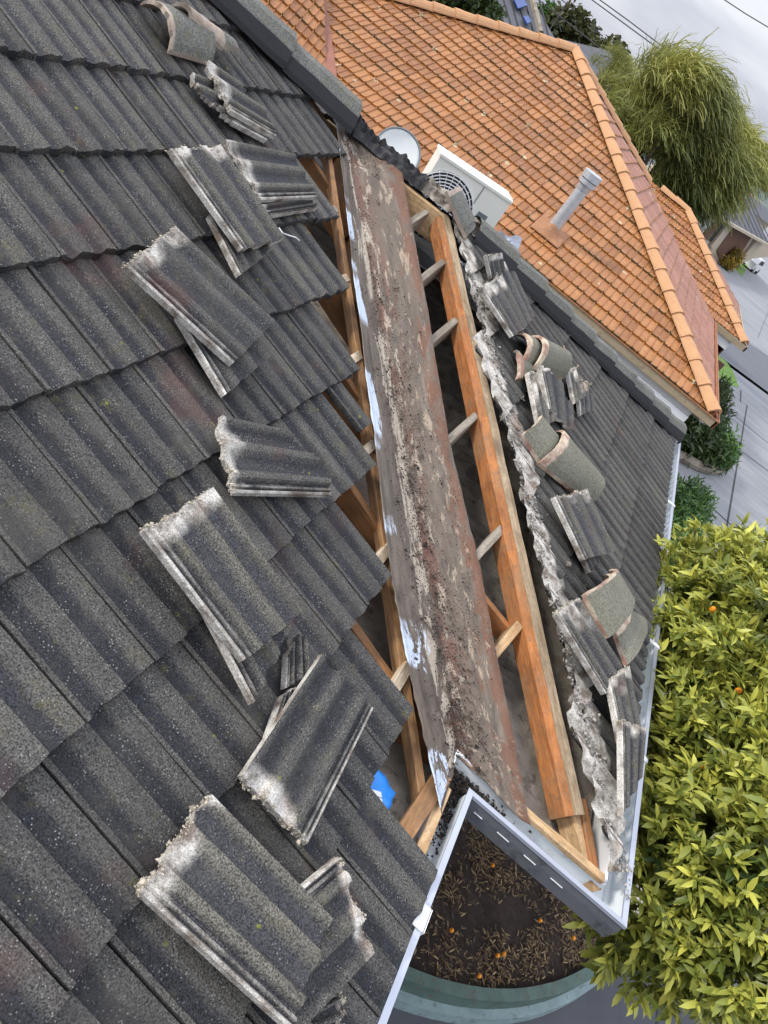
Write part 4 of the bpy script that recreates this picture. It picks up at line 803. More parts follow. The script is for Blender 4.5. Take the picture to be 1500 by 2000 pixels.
# ---------------------------------------------------------------- ground
def sheetpoly(name, pts, z, mat, kind='structure', th=.0, lab=None):
    b = MB(); n = len(pts); b.add([(p[0], p[1], z) for p in pts], [tuple(range(n))]); o = obj(name, b, mat); o['kind'] = kind; return o
b = MB(); b.add([(-900, -500, GZ), (900, -500, GZ), (900, 1200, GZ), (-900, 1200, GZ)], [(0, 1, 2, 3)]); o = obj('ground', b, M_GROUND); o['kind'] = 'structure'
def gl(p, z=GZ): q = onG(p, z); return V((q.x, q.y, 0))
r0, r1 = gl((1396, 688)), gl((1500, 765)); u0, u1 = gl((1408, 634)), gl((1500, 695)); d = (r1 - r0); e = (u1 - u0)
sheetpoly('road', [r0 - d * 9, r1 + d * 12, u1 + e * 10, u0 - e * 7], GZ + .004, M_ROAD)
b = MB(); dn = (r1 - r0).normalized(); pn = V((-dn.y, dn.x, 0)); 
if pn.y > 0: pn = -pn
a0, a1 = r0 - dn * 60, r1 + dn * 60; b.prism([a0 + V((0, 0, GZ + .007)), a1 + V((0, 0, GZ + .007)), a1 + pn * .2 + V((0, 0, GZ + .007)), a0 + pn * .2 + V((0, 0, GZ + .007))], (0, 0, .04)); o = obj('kerb', b, M_GROUND); o['kind'] = 'structure'
sheetpoly('lawn', [gl(p) for p in ((1370, 640), (1398, 690), (1418, 706), (1432, 726), (1443, 757), (1425, 752), (1404, 738), (1380, 728), (1360, 690))], GZ + .012, M_LAWN)
sheetpoly('far_lawn', [gl(p) for p in ((1438, 528), (1452, 506), (1463, 512), (1450, 540))], GZ + .012, M_LAWN)
sheetpoly('path', [(-9, -9), (9, -9), (9, 1.9), (4.2, 4.2), (3.4, 9.5), (1.5, 9.5), (-9, 9.5)], GZ + .008, M_SHADE_CONC)  # slab added for the shaded ground round the planter
for k, (a, c) in enumerate((((1459, 792), (1414, 1060)), ((1318, 926), (1440, 1037)), ((1405, 788), (1520, 882)), ((1448, 882), (1520, 935)), ((1447, 762), (1446, 785)), ((1286, 1925), (1278, 2060)), ((1335, 1945), (1450, 2035)), ((1480, 660), (1520, 560)))):
    A_, B_ = gl(a), gl(c); dd = (B_ - A_).normalized(); w_ = .024 if k < 5 else .014; pr = V((-dd.y, dd.x, 0)) * w_; zz = GZ + .014
    b = MB(); b.add([A_ - pr + V((0, 0, zz)), B_ - pr + V((0, 0, zz)), B_ + pr + V((0, 0, zz)), A_ + pr + V((0, 0, zz))], [(0, 1, 2, 3)]); o = obj('paving_joint', b, M_JOINT); o['kind'] = 'structure'
# distant hills
b = MB(); vs = []; n_ = 90
for i in range(n_ + 1):
    a = math.radians(-75 + 150 * i / n_); r_ = 700; h_ = 10 + 16 * (mnoise.noise(V((i * .12, 0, 0))) + .5) + 5 * mnoise.noise(V((i * .5, 3, 0)))
    x, y = r_ * math.sin(a), r_ * math.cos(a); vs += [(x, y, GZ), (x * 1.05, y * 1.05, GZ + max(3, h_)), (x * 1.5, y * 1.5, GZ)]
b.add(vs, [(3 * i + q, 3 * i + 3 + q, 3 * i + 4 + q, 3 * i + 1 + q) for i in range(n_) for q in (0, 1)]); o = obj('hills', b, M_HILL); o['kind'] = 'structure'

# ---------------------------------------------------------------- planter with mulch and citrus tree
PC = V((.55, 4.15, 0)); PR = 3.30; PZ = -3.28
pl_ = thing('planter', (PC.x, PC.y, GZ), 'curved garden bed edging painted flaking green below the gutter', 'planter')
def ringp(b, r0, r1, z0, z1, a0, a1, n=60):
    vs = []
    for i in range(n + 1):
        a = math.radians(a0 + (a1 - a0) * i / n); c_, s_ = math.cos(a), math.sin(a)
        for r_, z in ((r0, z0), (r0, z1), (r1, z1), (r1 + .02, z0)): j = .006 * mnoise.noise(V((a * 9, r_ * 3, z * 4))); vs.append((PC.x + c_ * (r_ + j), PC.y + s_ * (r_ + j), z + j))
    b.add(vs, [(4 * i + q, 4 * i + (q + 1) % 4, 4 * i + 4 + (q + 1) % 4, 4 * i + 4 + q) for i in range(n) for q in range(4)] + [(0, 1, 2, 3), (4 * n, 4 * n + 3, 4 * n + 2, 4 * n + 1)])
b = MB(); ringp(b, PR, PR + .10, GZ + .05, PZ, -115, 60); obj('edging_wall', b, M_GREEN, pl_)
b = MB(); ringp(b, PR + .02, PR + .19, GZ, GZ + .13, -115, 60); obj('edging_foot', b, M_KTOP, pl_)
b = MB(); vs = [(PC.x, PC.y, PZ - .02)]; n_, m_ = 96, 34
for j in range(1, m_ + 1):
    for i in range(n_):
        a = i * 2 * math.pi / n_; r_ = (PR + .03) * j / m_; x, y = PC.x + r_ * math.cos(a), PC.y + r_ * math.sin(a); vs.append((x, y, PZ - .09 + .12 * (1 - (j / m_) ** 2) + .045 * mnoise.noise(V((x * 3, y * 3, 0))) + .03 * mnoise.noise(V((x * 11, y * 11, 0)))))
b.add(vs, [(0, 1 + i, 1 + (i + 1) % n_) for i in range(n_)] + [(1 + (j - 1) * n_ + i, 1 + j * n_ + i, 1 + j * n_ + (i + 1) % n_, 1 + (j - 1) * n_ + (i + 1) % n_) for j in range(1, m_) for i in range(n_)]); obj('mulch', b, M_SOIL, pl_)
def leaves(n, posf, size, seed, aspect=.32, up_bias=.0, curl=.25, colf=None, axisf=None):
    """n folded leaf blades; posf(r,n)->(n,3) roots, axisf->(n,3) directions"""
    r = np.random.default_rng(seed); P = posf(r, n)
    if axisf is None: A = r.normal(size=(n, 3)); A[:, 2] += up_bias
    else: A = axisf(r, n, P)
    A /= np.linalg.norm(A, axis=1, keepdims=True); U = r.normal(size=(n, 3)) * .4 + np.array([0, 0, 1.]); S = np.cross(A, U); S /= np.linalg.norm(S, axis=1, keepdims=True) + 1e-9; N_ = np.cross(S, A)
    s = size * r.uniform(.5, 1.35, (n, 1)); w_ = s * aspect; c_ = curl * r.uniform(.2, 1.4, (n, 1))
    def pt(t, q, h=0): return P + A * (s * t) + S * (w_ * q) + N_ * (-(t * t) * c_ * s + h * w_)
    VV = np.stack([pt(0, 0), pt(.35, -.85, .25), pt(.35, 0), pt(.35, .85, .25), pt(.72, -.7, .2), pt(.72, 0), pt(.72, .7, .2), pt(1, 0)], 1).reshape(-1, 3)
    base = np.array([(0, 1, 2, 2), (0, 2, 3, 3), (1, 4, 5, 2), (2, 5, 6, 3), (4, 7, 5, 5), (5, 7, 6, 6)])
    tri = np.array([(0, 1, 2), (0, 2, 3), (1, 4, 5), (1, 5, 2), (2, 5, 6), (2, 6, 3), (4, 7, 5), (5, 7, 6)])
    Fc = (tri[None] + (np.arange(n) * 8)[:, None, None]).reshape(-1, 3)
    col = colf(r, n, P) if colf else np.stack([r.random(n) ** 3 * .6, r.random(n), np.zeros(n), np.ones(n)], 1)
    return VV, Fc, np.repeat(col, 8, axis=0)
# dry leaves on the mulch
def lpos(r, n):
    X = []
    while len(X) < n:
        x, y = r.uniform(.4, 3.9), r.uniform(.7, 4.6); q = math.hypot(x - PC.x, y - PC.y)
        if q > PR * .985: continue
        k_ = mnoise.noise(V((x * 2.3, y * 2.3, 5))) + .4 * mnoise.noise(V((x * 7, y * 7, 2)))
        if r.random() > .30 + 1.5 * k_ + .5 * (q > PR * .86): continue
        X.append((x, y, PZ - .09 + .12 * (1 - (q / PR) ** 2) + r.uniform(.01, .05)))
    return np.array(X)
v_, f_, c_ = leaves(9000, lpos, .058, 12, .12, 0, .3, axisf=lambda r, n, P: np.stack([r.normal(size=n), r.normal(size=n), r.normal(size=n) * .18], 1), colf=lambda r, n, P: np.stack([r.random(n) ** 2, r.random(n), r.random(n), np.ones(n)], 1))
o = raw('leaf_litter', v_, f_, c_, M_LIT, loc=V((PC.x, PC.y, PZ)), nper=3); tag(o, 'dry brown fallen leaves scattered over the dark mulch', 'leaf litter', kind='stuff')
def fruit(p, r_=.035):
    b = MB(); k, m_ = 10, 6; vs = []
    for j in range(m_ + 1):
        for i in range(k): t_ = math.pi * j / m_; a = i * 2 * math.pi / k; vs.append((p[0] + r_ * math.sin(t_) * math.cos(a), p[1] + r_ * math.sin(t_) * math.sin(a), p[2] + r_ * 1.15 * math.cos(t_)))
    b.add(vs, [(j * k + i, (j + 1) * k + i, (j + 1) * k + (i + 1) % k, j * k + (i + 1) % k) for j in range(m_) for i in range(k)]); return b
for px, nm in (((882, 1817), 'single fallen orange fruit on the mulch, leftmost'), ((972, 1866), 'fallen orange fruit, left one of the close pair on the mulch'), ((984, 1863), 'fallen orange fruit, right one of the close pair on the mulch'), ((936, 1906), 'fallen orange fruit nearest the green edging'), ((1120, 1832), 'fallen orange fruit at the right beside the citrus leaves'), ((1055, 1798), 'small orange fruit lying in the middle of the mulch'), ((962, 1690), 'orange fruit lying high on the mulch below the gutter corner')):
    p = onG(px, PZ + .02); o = obj('fallen_fruit', fruit(p, .021), M_ORG, own=True, smooth=True); tag(o, nm, 'fruit', 'orange fruit fallen on the mulch')
# citrus tree
BL = [((1405, 1215), 6.6, .66), ((1345, 1330), 6.2, .60), ((1470, 1330), 6.3, .85), ((1370, 1490), 5.9, .78), ((1500, 1560), 5.8, .85), ((1340, 1700), 5.5, .66), ((1450, 1730), 5.4, .68), ((1270, 1800), 5.4, .40), ((1400, 1840), 5.3, .42), ((1500, 1215), 6.9, .72), ((1290, 1570), 5.9, .5)]
BC = [(at(p, d), r_) for p, d, r_ in BL]; tb = onG((1330, 1690)); tb = V((2.75, 2.9, GZ + .3))
tr = thing('citrus_tree', (tb.x, tb.y, GZ), 'large bushy citrus tree with glossy yellow green leaves and small orange fruit beside the gutter', 'tree')
def rosettes(n, seed):
    r = np.random.default_rng(seed); cen = np.array([tuple(c) for c, _ in BC]); rad = np.array([x for _, x in BC]); w_ = rad ** 2; idx = r.choice(len(BC), n, p=w_ / w_.sum())
    d_ = r.normal(size=(n, 3)); d_ /= np.linalg.norm(d_, axis=1, keepdims=True); d_[:, 2] = np.abs(d_[:, 2]) * np.where(r.random(n) < .75, 1, -1)
    d_ /= np.linalg.norm(d_, axis=1, keepdims=True); q = rad[idx] * np.where(r.random(n) < .72, r.uniform(.86, 1.08, n), r.uniform(.45, .85, n))
    lump = np.array([mnoise.noise(V(tuple(d_[i] * 2.6 + idx[i]))) for i in range(n)]); q *= 1 + .36 * lump
    return cen[idx] + d_ * q[:, None], d_, q / rad[idx]
RN = 6800; RP, RD, RQ = rosettes(RN, 21)
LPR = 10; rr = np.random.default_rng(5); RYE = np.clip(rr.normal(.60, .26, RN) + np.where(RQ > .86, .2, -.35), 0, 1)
def cpos(r, n): return np.repeat(RP, LPR, axis=0) + r.normal(size=(n, 3)) * .014
def caxis(r, n, P):
    D = np.repeat(RD, LPR, axis=0) * .8 + np.array([0, 0, .35]); D /= np.linalg.norm(D, axis=1, keepdims=True); S = r.normal(size=(n, 3)); S -= D * (S * D).sum(1, keepdims=True); S /= np.linalg.norm(S, axis=1, keepdims=True)
    k_ = np.tile(np.linspace(.35, 2.3, LPR), len(RP))[:, None] * r.uniform(.8, 1.2, (n, 1)); return D + S * k_
def ccol(r, n, P):
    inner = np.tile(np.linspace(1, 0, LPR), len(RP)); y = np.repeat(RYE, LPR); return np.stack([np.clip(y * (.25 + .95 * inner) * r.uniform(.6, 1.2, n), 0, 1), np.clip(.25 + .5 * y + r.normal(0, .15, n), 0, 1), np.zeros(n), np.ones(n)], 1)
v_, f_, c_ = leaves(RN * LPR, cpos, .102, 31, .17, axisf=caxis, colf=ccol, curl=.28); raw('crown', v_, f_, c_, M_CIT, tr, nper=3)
b = MB(); b.tube([tb + V((0, 0, -.4)), tb + V((.02, .03, .5)), tb + V((-.02, .1, 1.1))], [.12, .09, .07], 9)
for c, r_ in BC: b.tube([tb + V((-.02, .1, .9)), (tb + V((0, 0, 1.4))).lerp(c, .5) + V((0, 0, .1)), c, c + V((.05, .05, r_ * .6))], [.055, .04, .022, .01], 6)
obj('trunk', b, M_BARK, tr)
for px, d_ in (((1441, 1493), 5.2), ((1447, 1500), 5.2), ((1480, 1512), 5.2), ((1436, 1525), 5.15), ((1402, 1581), 5.05), ((1416, 1582), 5.05), ((1376, 1497), 5.1), ((1415, 1237), 5.75), ((1392, 1190), 5.8), ((1489, 1546), 5.0), ((1497, 1555), 5.0), ((1492, 1395), 5.4), ((1442, 1350), 5.4)):
    p = at(px, d_); obj('fruit', fruit(p, .024), M_ORG, tr, smooth=True)

# ---------------------------------------------------------------- shrubs and trees
def bush(name, label, cat, blobs, n, size, mat, seed, asp=.3, trunk=None, group=None, axis=None, shell=.75):
    base = min((c.z - r_[2] for c, r_ in blobs)); c0 = blobs[0][0]; root = thing(name, (c0.x, c0.y, max(GZ, base)), label, cat, group); cen = np.array([tuple(c) for c, _ in blobs]); rad = np.array([tuple(r_) for _, r_ in blobs]); w_ = rad.prod(1) ** .67
    def pf(r, n):
        i = r.choice(len(blobs), n, p=w_ / w_.sum()); d_ = r.normal(size=(n, 3)); d_ /= np.linalg.norm(d_, axis=1, keepdims=True); l_ = np.array([mnoise.noise(V(tuple(x))) for x in d_ * 2.8 + i[:, None] * 1.7])
        l2 = np.array([mnoise.noise(V(tuple(x))) for x in d_ * 7 + i[:, None] * 3.1]); return cen[i] + d_ * rad[i] * ((1 + .42 * l_ + .25 * l2) * np.where(r.random(n) < shell, r.uniform(.8, 1.08, n), r.uniform(.3, .8, n)))[:, None]
    def cf(r, n, P):
        q = np.array([mnoise.noise(V(tuple(x))) for x in P * 2.2]); return np.stack([np.clip(r.random(n) ** 2 * .7 + q * .5, 0, 1), np.clip(r.random(n) * .7 + q, 0, 1), np.zeros(n), np.ones(n)], 1)
    v_, f_, c_ = leaves(n, pf, size, seed, asp, axisf=axis, colf=cf, up_bias=.3); raw('crown', v_, f_, c_, mat, root, nper=3)
    b = MB(); z0 = GZ
    for c, r_ in blobs[:5]: b.tube([V((c0.x, c0.y, z0)), V((c0.x, c0.y, z0)).lerp(c, .5) + V((0, 0, .1)), c + V((0, 0, r_[2] * .4))], [max(.03, r_[0] * .09), max(.02, r_[0] * .06), .012], 6)
    obj('trunk', b, M_BARK, root); return root
def gb_(px, r_, z=GZ): p = onG(px, z + r_[2] * .6); return (p, r_)
# island garden bed
b = MB(); ed = [onG(p, GZ + .15) for p in ((1225, 740), (1290, 880), (1330, 892), (1360, 908), (1392, 915), (1416, 908), (1420, 880), (1412, 850), (1385, 800), (1330, 760))]
gbt = thing('garden_bed', (ed[3].x, ed[3].y, GZ), 'raised island garden bed with brown timber edge in the driveway', 'garden bed')
s2 = MB(); s2.add([tuple(p) for p in ed], [tuple(range(len(ed)))]); obj('soil', s2, M_SOIL, gbt)
for off, zz, hh in ((0, GZ, .25), (.0, GZ, .14)):
    pass
b = MB(); cur = [onG(p, GZ + .12) for p in ((1280, 872), (1310, 884), (1335, 894), (1360, 908), (1380, 915), (1398, 917), (1412, 911), (1418, 898), (1420, 880), (1414, 856))]; b.tube(cur, .16, 8); obj('edging', b, M_GREYW, gbt)
bush('garden_shrub', 'dark green spreading shrub in the island bed under the orange gutter corner', 'shrub', [gb_((1330, 830), (1.1, 1.4, .8)), gb_((1300, 790), (1.0, 1.4, .8)), gb_((1360, 850), (1.0, 1.2, .7)), gb_((1275, 750), (.8, 1.2, .9))], 9000, .26, M_SHR, 41, .16)
bush('garden_shrub', 'green shrub at the tip of the island bed', 'shrub', [gb_((1385, 872), (.75, .9, .65)), gb_((1400, 885), (.5, .6, .5)), gb_((1350, 862), (.6, .7, .5))], 6000, .22, M_GRN, 42, .16)
bush('garden_shrub', 'wispy dark shrub right of the orange gutter corner', 'shrub', [gb_((1385, 790), (.7, .9, .6)), gb_((1402, 765), (.4, .5, .5))], 2600, .3, M_SHR, 43, .10)
bush('garden_shrub', 'bright green feathery shrub behind the white gutter', 'shrub', [(onG((1325, 1010), GZ + .5), (.6, .9, .5)), (onG((1345, 985), GZ + .6), (.5, .7, .5)), (onG((1330, 1075), GZ + .5), (.6, .9, .5))], 9000, .16, M_GRN, 44, .14)
# big wind-blown weeping tree
def weeping(name, label, c, R_, n, seed, mat, trunkb):
    root = thing(name, (c.x, c.y, GZ), label, 'tree'); r = np.random.default_rng(seed); K = 7
    subs = []; 
    for i in range(34):
        d_ = r.normal(size=3); d_ /= np.linalg.norm(d_); d_[2] = d_[2] * 1.0 - .12; subs.append((np.array(c) + d_ * np.array(R_) * r.uniform(.25, .80), r.uniform(.22, .42)))
    i = r.integers(0, len(subs), n); cen = np.array([s[0] for s in subs])[i]; rad = np.array([s[1] for s in subs])[i][:, None] * np.array(R_); d_ = r.normal(size=(n, 3)); d_ /= np.linalg.norm(d_, axis=1, keepdims=True); d_[:, 2] = np.abs(d_[:, 2]) * .9 - .1
    P = cen + d_ * rad * r.uniform(.45, 1.0, (n, 1)); D = d_ * .70 + np.array([.40, -.1, .85]) + r.normal(size=(n, 3)) * .28; D /= np.linalg.norm(D, axis=1, keepdims=True); ln = R_[0] * r.uniform(.14, .34, n); st = ln / K; pts = []
    for k in range(K + 1):
        pts.append(P.copy()); P = P + D * st[:, None]; D = D + np.array([.15, 0, -.27]) * (1 + .3 * r.normal(size=(n, 1))); D /= np.linalg.norm(D, axis=1, keepdims=True)
    wv = r.normal(size=(n, 3)); wv[:, 2] *= .3; wv /= np.linalg.norm(wv, axis=1, keepdims=True); vs = []
    for k in range(K + 1): w_ = R_[0] * .0046 * (1.15 - .9 * abs(k / K - .35)); jig = r.normal(size=(n, 3)) * R_[0] * .004; vs += [pts[k] - wv * w_ + jig, pts[k] + wv * w_ + jig]
    A = np.stack(vs, 1).reshape(-1, 3); q = np.array([(2 * k, 2 * k + 1, 2 * k + 3, 2 * k + 2) for k in range(K)]); Fc = (q[None] + (np.arange(n) * 2 * (K + 1))[:, None, None]).reshape(-1, 4)
    g_ = np.array([mnoise.noise(V(tuple(x))) for x in (pts[0] * (2.2 / R_[0]))]); hz_ = (pts[0][:, 2] - c.z) / R_[2]
    col = np.stack([np.clip(r.random(n) ** 1.5 * .6 + g_ * .6 + hz_ * .25 + (hz_ > -.2) * .08, 0, 1), np.clip(.35 + g_ + r.normal(0, .2, n), 0, 1), np.zeros(n), np.ones(n)], 1)
    raw('crown', A, Fc, np.repeat(col, 2 * (K + 1), axis=0), mat, root)
    b = MB(); t0 = V((trunkb.x, trunkb.y, GZ)); b.tube([t0, t0.lerp(c, .35), t0.lerp(c, .6)], [R_[0] * .05, R_[0] * .035, R_[0] * .025], 8)
    for s_, _ in subs[:14]: e_ = V(s_); b.tube([t0.lerp(c, .4), t0.lerp(e_, .7) + V((0, 0, R_[0] * .05)), e_, e_ + (e_ - c) * .25], [R_[0] * .02, R_[0] * .013, R_[0] * .008, R_[0] * .003], 5)
    obj('trunk', b, M_BARK, root)
c1 = at((1326, 268), 34)
weeping('weeping_tree', 'large wind blown weeping tree with yellow green fronds behind the orange roof', c1, (4.3, 4.3, 2.7), 50000, 3, M_WIL, c1)
c2 = at((1195, 178), 40); weeping('weeping_tree', 'paler smaller tree left of the large weeping tree, behind the orange hip', c2, (2.0, 2.0, 1.7), 9000, 4, M_WIL, c2)
def far_bush(px, dist, r_, label, mat, n, size, seed, asp=.45):
    c = at(px, dist); bush('distant_tree', label, 'tree', [(c, (r_, r_, r_ * .85)), (c + V((r_ * .6, 0, -r_ * .3)), (r_ * .7, r_ * .7, r_ * .6)), (c + V((-r_ * .6, 0, -r_ * .25)), (r_ * .7, r_ * .7, r_ * .6)), (c + V((0, 0, -r_ * .7)), (r_ * .9, r_ * .9, r_ * .6))], n, size, mat, seed, asp, group='trees beyond the orange roof')
far_bush((905, -8), 30, 1.3, 'dark green tree rising above the orange ridge at top left', M_SHR, 3500, .22, 61)
far_bush((1112, 66), 62, 1.55, 'rounded brown green tree beyond the ridge end, below the aerial', M_DKT, 3500, .42, 62)
far_bush((1146, 82), 80, 1.3, 'grey green tree just right of the rounded brown tree', M_DKT, 1800, .5, 63)
far_bush((1068, 30), 70, .8, 'light green shrub behind the house with solar panels', M_GRN, 1500, .4, 64)
far_bush((1192, 118), 60, 1.2, 'dark conical tree between the pale tree and the aerials', M_DKT, 2200, .4, 65)
# ---------------------------------------------------------------- distant houses
A0 = onG((1440, 526)); hd_ = ray((1909, 731)); hd_.z = 0; A1 = A0 + hd_.normalized() * 10
hn = (A1 - A0).cross(V((0, 0, 1))).normalized()
if hn.dot(CAM - A0) < 0: hn = -hn
H3 = thing('brown_house', (A0.x, A0.y, GZ), 'single storey cream and brown house with dark tiled roof behind the weeping tree', 'house')
def onV(px, off=0): return hit(px, tuple(hn), hn.dot(A0) + off)
def vpoly(name, pts, off, th, mat, par=H3): b = MB(); b.prism([onV(p, off) for p in pts], hn * -th); return obj(name, b, mat, par)
vpoly('wall', [(1328, 388), (1352, 380), (1425, 437), (1500, 478), (1520, 500), (1470, 505), (1412, 534), (1380, 505)], 0, 4, M_CREAMW)
vpoly('garage_door', [(1340, 398), (1348, 393), (1372, 405), (1352, 432)], .05, .05, M_WHITE)
vpoly('garage_door', [(1355, 436), (1375, 408), (1402, 424), (1371, 456)], .05, .05, M_WHITE)
vpoly('wall_bay', [(1372, 457), (1403, 425), (1411, 430), (1382, 470)], .06, .05, M_BRICK)
vpoly('window', [(1385, 470), (1412, 431), (1421, 437), (1395, 478)], .07, .05, M_DARK)
vpoly('column', [(1388, 482), (1422, 438), (1430, 442), (1396, 488)], .3, .25, M_CREAMW)
vpoly('wall_bay', [(1400, 489), (1433, 444), (1468, 462), (1432, 524), (1412, 534)], .06, .05, M_BRICK)
vpoly('column', [(1452, 502), (1480, 468), (1486, 471), (1458, 505)], .3, .25, M_CREAMW)
ra, rb_, rc = onV((1342, 379), .9), onV((1424, 436), .9), onV((1506, 482), .9)
b = MB(); b.tube([ra, rb_, rc], .16, 4); obj('fascia', b, M_CREAMW, H3)
b = MB(); up_ = V((0, 0, 1)); bk_ = -hn * 7; q = [ra, rb_, rc, rc + bk_ + up_ * 2.4, rb_ + bk_ * .8 + up_ * 2.4, ra + bk_ * .8 + up_ * 2.2]; b.add(q + [p - up_ * .15 for p in q], [(0, 1, 4, 5), (1, 2, 3, 4), (6, 7, 10, 11), (7, 8, 9, 10)]); obj('roof', b, M_SLATE, H3)
for t_ in np.linspace(0, 1, 14):
    b = MB(); p0 = ra.lerp(rb_, t_) if t_ < .5 else rb_.lerp(rc, (t_ - .5) * 2); p0 = ra.lerp(rc, t_); b.tube([p0 + up_ * .12, p0 + bk_ * .8 + up_ * 2.35], .07, 4); 
    obj('roof_batten_roll', b, M_SLATE, H3)
bush('flowering_shrub', 'yellow orange flowering shrub against the brown house wall', 'shrub', [(onG((1432, 505), GZ + .9), (.9, .9, .9)), (onG((1448, 490), GZ + 1.4), (.8, .8, .8)), (onG((1422, 515), GZ + .5), (.7, .7, .6))], 2600, .22, M_YEL, 71, .4)
# parked white car beside the brown house
cp = onG((1452, 520)); pc = thing('parked_car', cp, 'small white car parked by the brown house, partly hidden by lawn', 'car')
Mc = frame(cp, (A1 - A0), (0, 0, 1))
def cob(name, fn, mat, par): b = MB(); b.local = True; fn(b); return obj(name, b, mat, par, Mc)
cob('body', lambda b: (b.box((0, -1, .35), (3.4, 1, 1.0)), b.prism([(.5, -.9, 1.0), (1.0, -.85, 1.6), (2.5, -.85, 1.6), (3.1, -.9, 1.0)], (0, 1.8, 0))), M_WHITE, pc)
cob('window', lambda b: b.prism([(.75, -.93, 1.05), (1.1, -.88, 1.5), (2.4, -.88, 1.5), (2.8, -.93, 1.05)], (0, .02, 0)), M_DARK, pc)
for x in (.7, 2.7):
    for y in (-1., .8): cob('wheel', lambda b, x=x, y=y: b.tube([(x, y, .35), (x, y + .22, .35)], .35, 14), M_DARK, pc)
# grey roofed house with solar panels, top left
P0 = at((985, 45), 34); hs = V((.12, -.42, 1)).normalized()
H4 = thing('grey_roofed_house', (P0.x, P0.y, GZ), 'house with dark grey ribbed roof and blue solar panels beyond the orange ridge', 'house')
def onR(px, off=0): return hit(px, tuple(hs), hs.dot(P0) + off)
b = MB(); q = [onR(p) for p in ((925, -25), (945, 28), (1080, 100), (1082, 72), (1035, -10), (1028, -40))]; b.prism(q, hs * -.12); rf = obj('roof', b, M_SLATE, H4)
for k in range(9):
    a, c = onR((932 + k * 15, -30 + k * 3)), onR((952 + k * 15.5, 28 + k * 8)); b = MB(); b.tube([a, c], .045, 4); obj('roof_rib', b, M_DARK, rf)
b = MB(); b.tube([onR((1032, -30), .05), onR((1050, 40), .05), onR((1056, 66), .05)], .14, 6); obj('ridge_cap', b, M_GREYW, rf)
for pts in (((1000, -12), (1018, -14), (1030, 10), (1012, 16)), ((1022, 32), (1032, 30), (1038, 42), (1030, 46))):
    b = MB(); b.prism([onR(p, .18) for p in pts], hs * -.06); obj('solar_panel', b, M_SOLAR, rf)
b = MB(); w0 = onR((948, 30)); b.box((w0.x - 2, w0.y + .4, GZ), (w0.x + 6, w0.y + 6, w0.z - .3)); obj('wall', b, M_BRICK, H4)
# small grey roof behind the orange hip apex
P5 = at((1120, 82), 46); H5 = thing('far_house', (P5.x, P5.y, GZ), 'low grey tiled roof just behind the orange ridge end', 'house')
b = MB(); b.box((P5.x - 1, P5.y, GZ), (P5.x + 5, P5.y + 6, P5.z - .6)); obj('wall', b, M_CREAMW, H5)
b = MB(); x0, x1, y0_, y1_, z0_, z1_ = P5.x - 1.5, P5.x + 5.5, P5.y - .5, P5.y + 6.5, P5.z - .6, P5.z + .8
b.add([(x0, y0_, z0_), (x1, y0_, z0_), (x1, y1_, z0_), (x0, y1_, z0_), (x0 + 3, (y0_ + y1_) / 2, z1_), (x1 - 3, (y0_ + y1_) / 2, z1_)], [(0, 1, 5, 4), (1, 2, 5), (2, 3, 4, 5), (3, 0, 4), (3, 2, 1, 0)]); obj('roof', b, M_SLATE, H5)
# houses strung along the far right
for k, (px, d_, lab) in enumerate((((1478, 400), 150, 'grey tiled roof at the right edge beyond the brown house'), ((1494, 372), 230, 'distant orange roofed house at the right edge'), ((1502, 385), 190, 'distant house with green roof edge at the right edge'))):
    p = at(px, d_); h_ = thing('far_house', (p.x, p.y, GZ), lab, 'house'); s_ = (5, 6, 5)[k]; zt = min(p.z, 1.5)
    b = MB(); b.box((p.x - s_ * .8, p.y, GZ), (p.x + s_ * .8, p.y + s_, zt - 1.0)); obj('wall', b, M_CREAMW, h_)
    b = MB(); x0, x1, y0_, y1_ = p.x - s_, p.x + s_, p.y - 1, p.y + s_ + 1
    b.add([(x0, y0_, zt - 1.1), (x1, y0_, zt - 1.1), (x1, y1_, zt - 1.1), (x0, y1_, zt - 1.1), (x0 + 3, (y0_ + y1_) / 2, zt + .5), (x1 - 3, (y0_ + y1_) / 2, zt + .5)], [(0, 1, 5, 4), (1, 2, 5), (2, 3, 4, 5), (3, 0, 4), (3, 2, 1, 0)]); obj('roof', b, (M_SLATE, M_FLASH, M_GREEN)[k], h_)
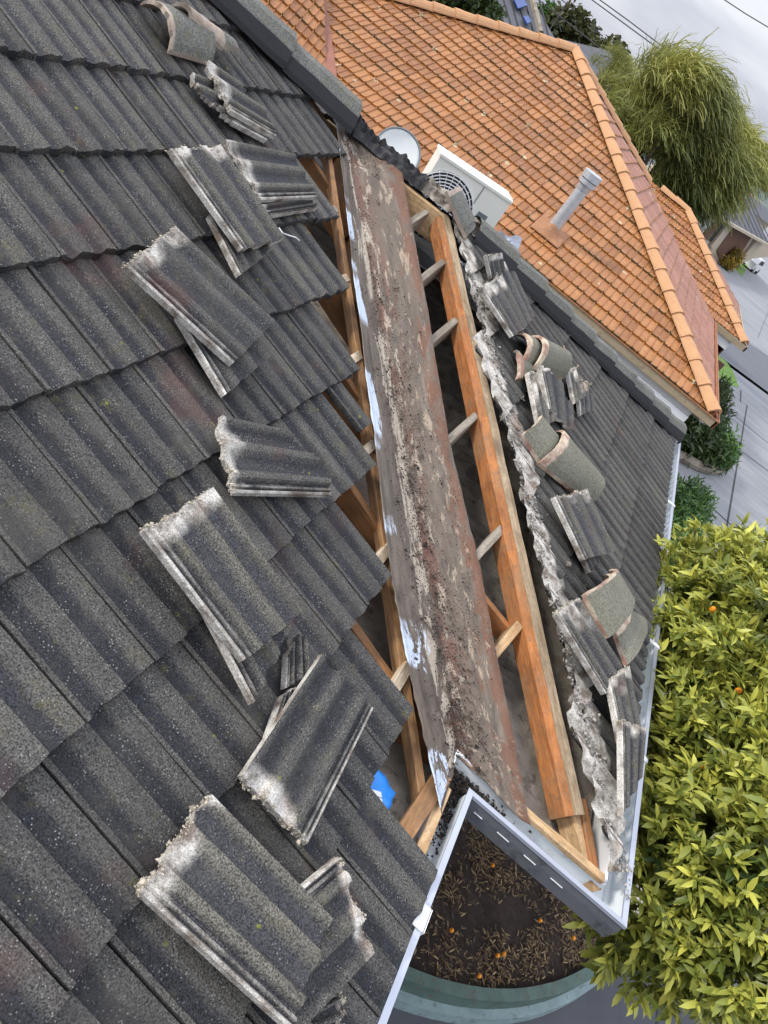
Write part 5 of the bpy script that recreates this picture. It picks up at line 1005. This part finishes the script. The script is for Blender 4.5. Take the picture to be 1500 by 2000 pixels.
# brown gate panel behind the orange corner
b = MB(); p = onG((1396, 742)); b.box((p.x - 1.6, p.y, GZ), (p.x - .15, p.y + .12, GZ + .7)); g_ = obj('gate_panel', b, M_BRICK, own=True); tag(g_, 'low brown gate panel standing behind the orange gutter corner', 'gate')
# ---------------------------------------------------------------- aerials and overhead wires
M_WIRE = mat_simple('wire', (.06, .06, .065), .6)
def aerial(a, c, d_, label):
    A_, B_ = at(a, d_), at(c, d_); h_ = (A_ - B_).length; b = MB(); base = V((B_.x, B_.y, B_.z - 3)); t_ = thing('aerial', base, label, 'aerial'); b.tube([base, V((B_.x, B_.y, B_.z + h_))], .045, 6); obj('mast', b, M_WIRE, t_)
    b = MB(); tz = V((B_.x, B_.y, B_.z + h_ - .08)); b.tube([tz + V((-.7, 0, 0)), tz + V((.7, 0, 0))], .03, 5)
    for k in range(7): q_ = tz + V((-.6 + .2 * k, 0, 0)); b.tube([q_ + V((0, -.3, 0)), q_ + V((0, .3, 0))], .02, 4)
    obj('antenna_rods', b, M_WIRE, t_)
aerial((1107, 4), (1093, 28), 60, 'television aerial above the rounded brown tree'); aerial((1165, 57), (1152, 76), 64, 'television aerial right of the grey green tree')
def wire(label, pts, d0, d1, r_=.03):
    b = MB(); n = len(pts); b.tube([at(p, d0 + (d1 - d0) * i / (n - 1)) for i, p in enumerate(pts)], r_, 5); tag(obj('overhead_wire', b, M_WIRE, own=True), label, 'wire', 'overhead wires')
wire('uppermost overhead wire of the close pair crossing the sky', [(1165, -5), (1230, 42), (1293, 90), (1330, 125)], 60, 60, .035)
wire('lower overhead wire of the close pair crossing the sky', [(1150, -5), (1222, 48), (1290, 98), (1325, 132)], 60, 60, .035)
wire('single overhead wire at the top right corner', [(1408, -5), (1455, 26), (1505, 56)], 50, 50, .025)
wire('sloping wire left of the rounded brown tree running down past the aerials', [(1046, -5), (1110, 45), (1180, 100), (1220, 130)], 55, 60, .03)
wire('thin dark wire dropping across the rounded brown tree', [(1081, -5), (1087, 30), (1096, 62)], 40, 42, .025)
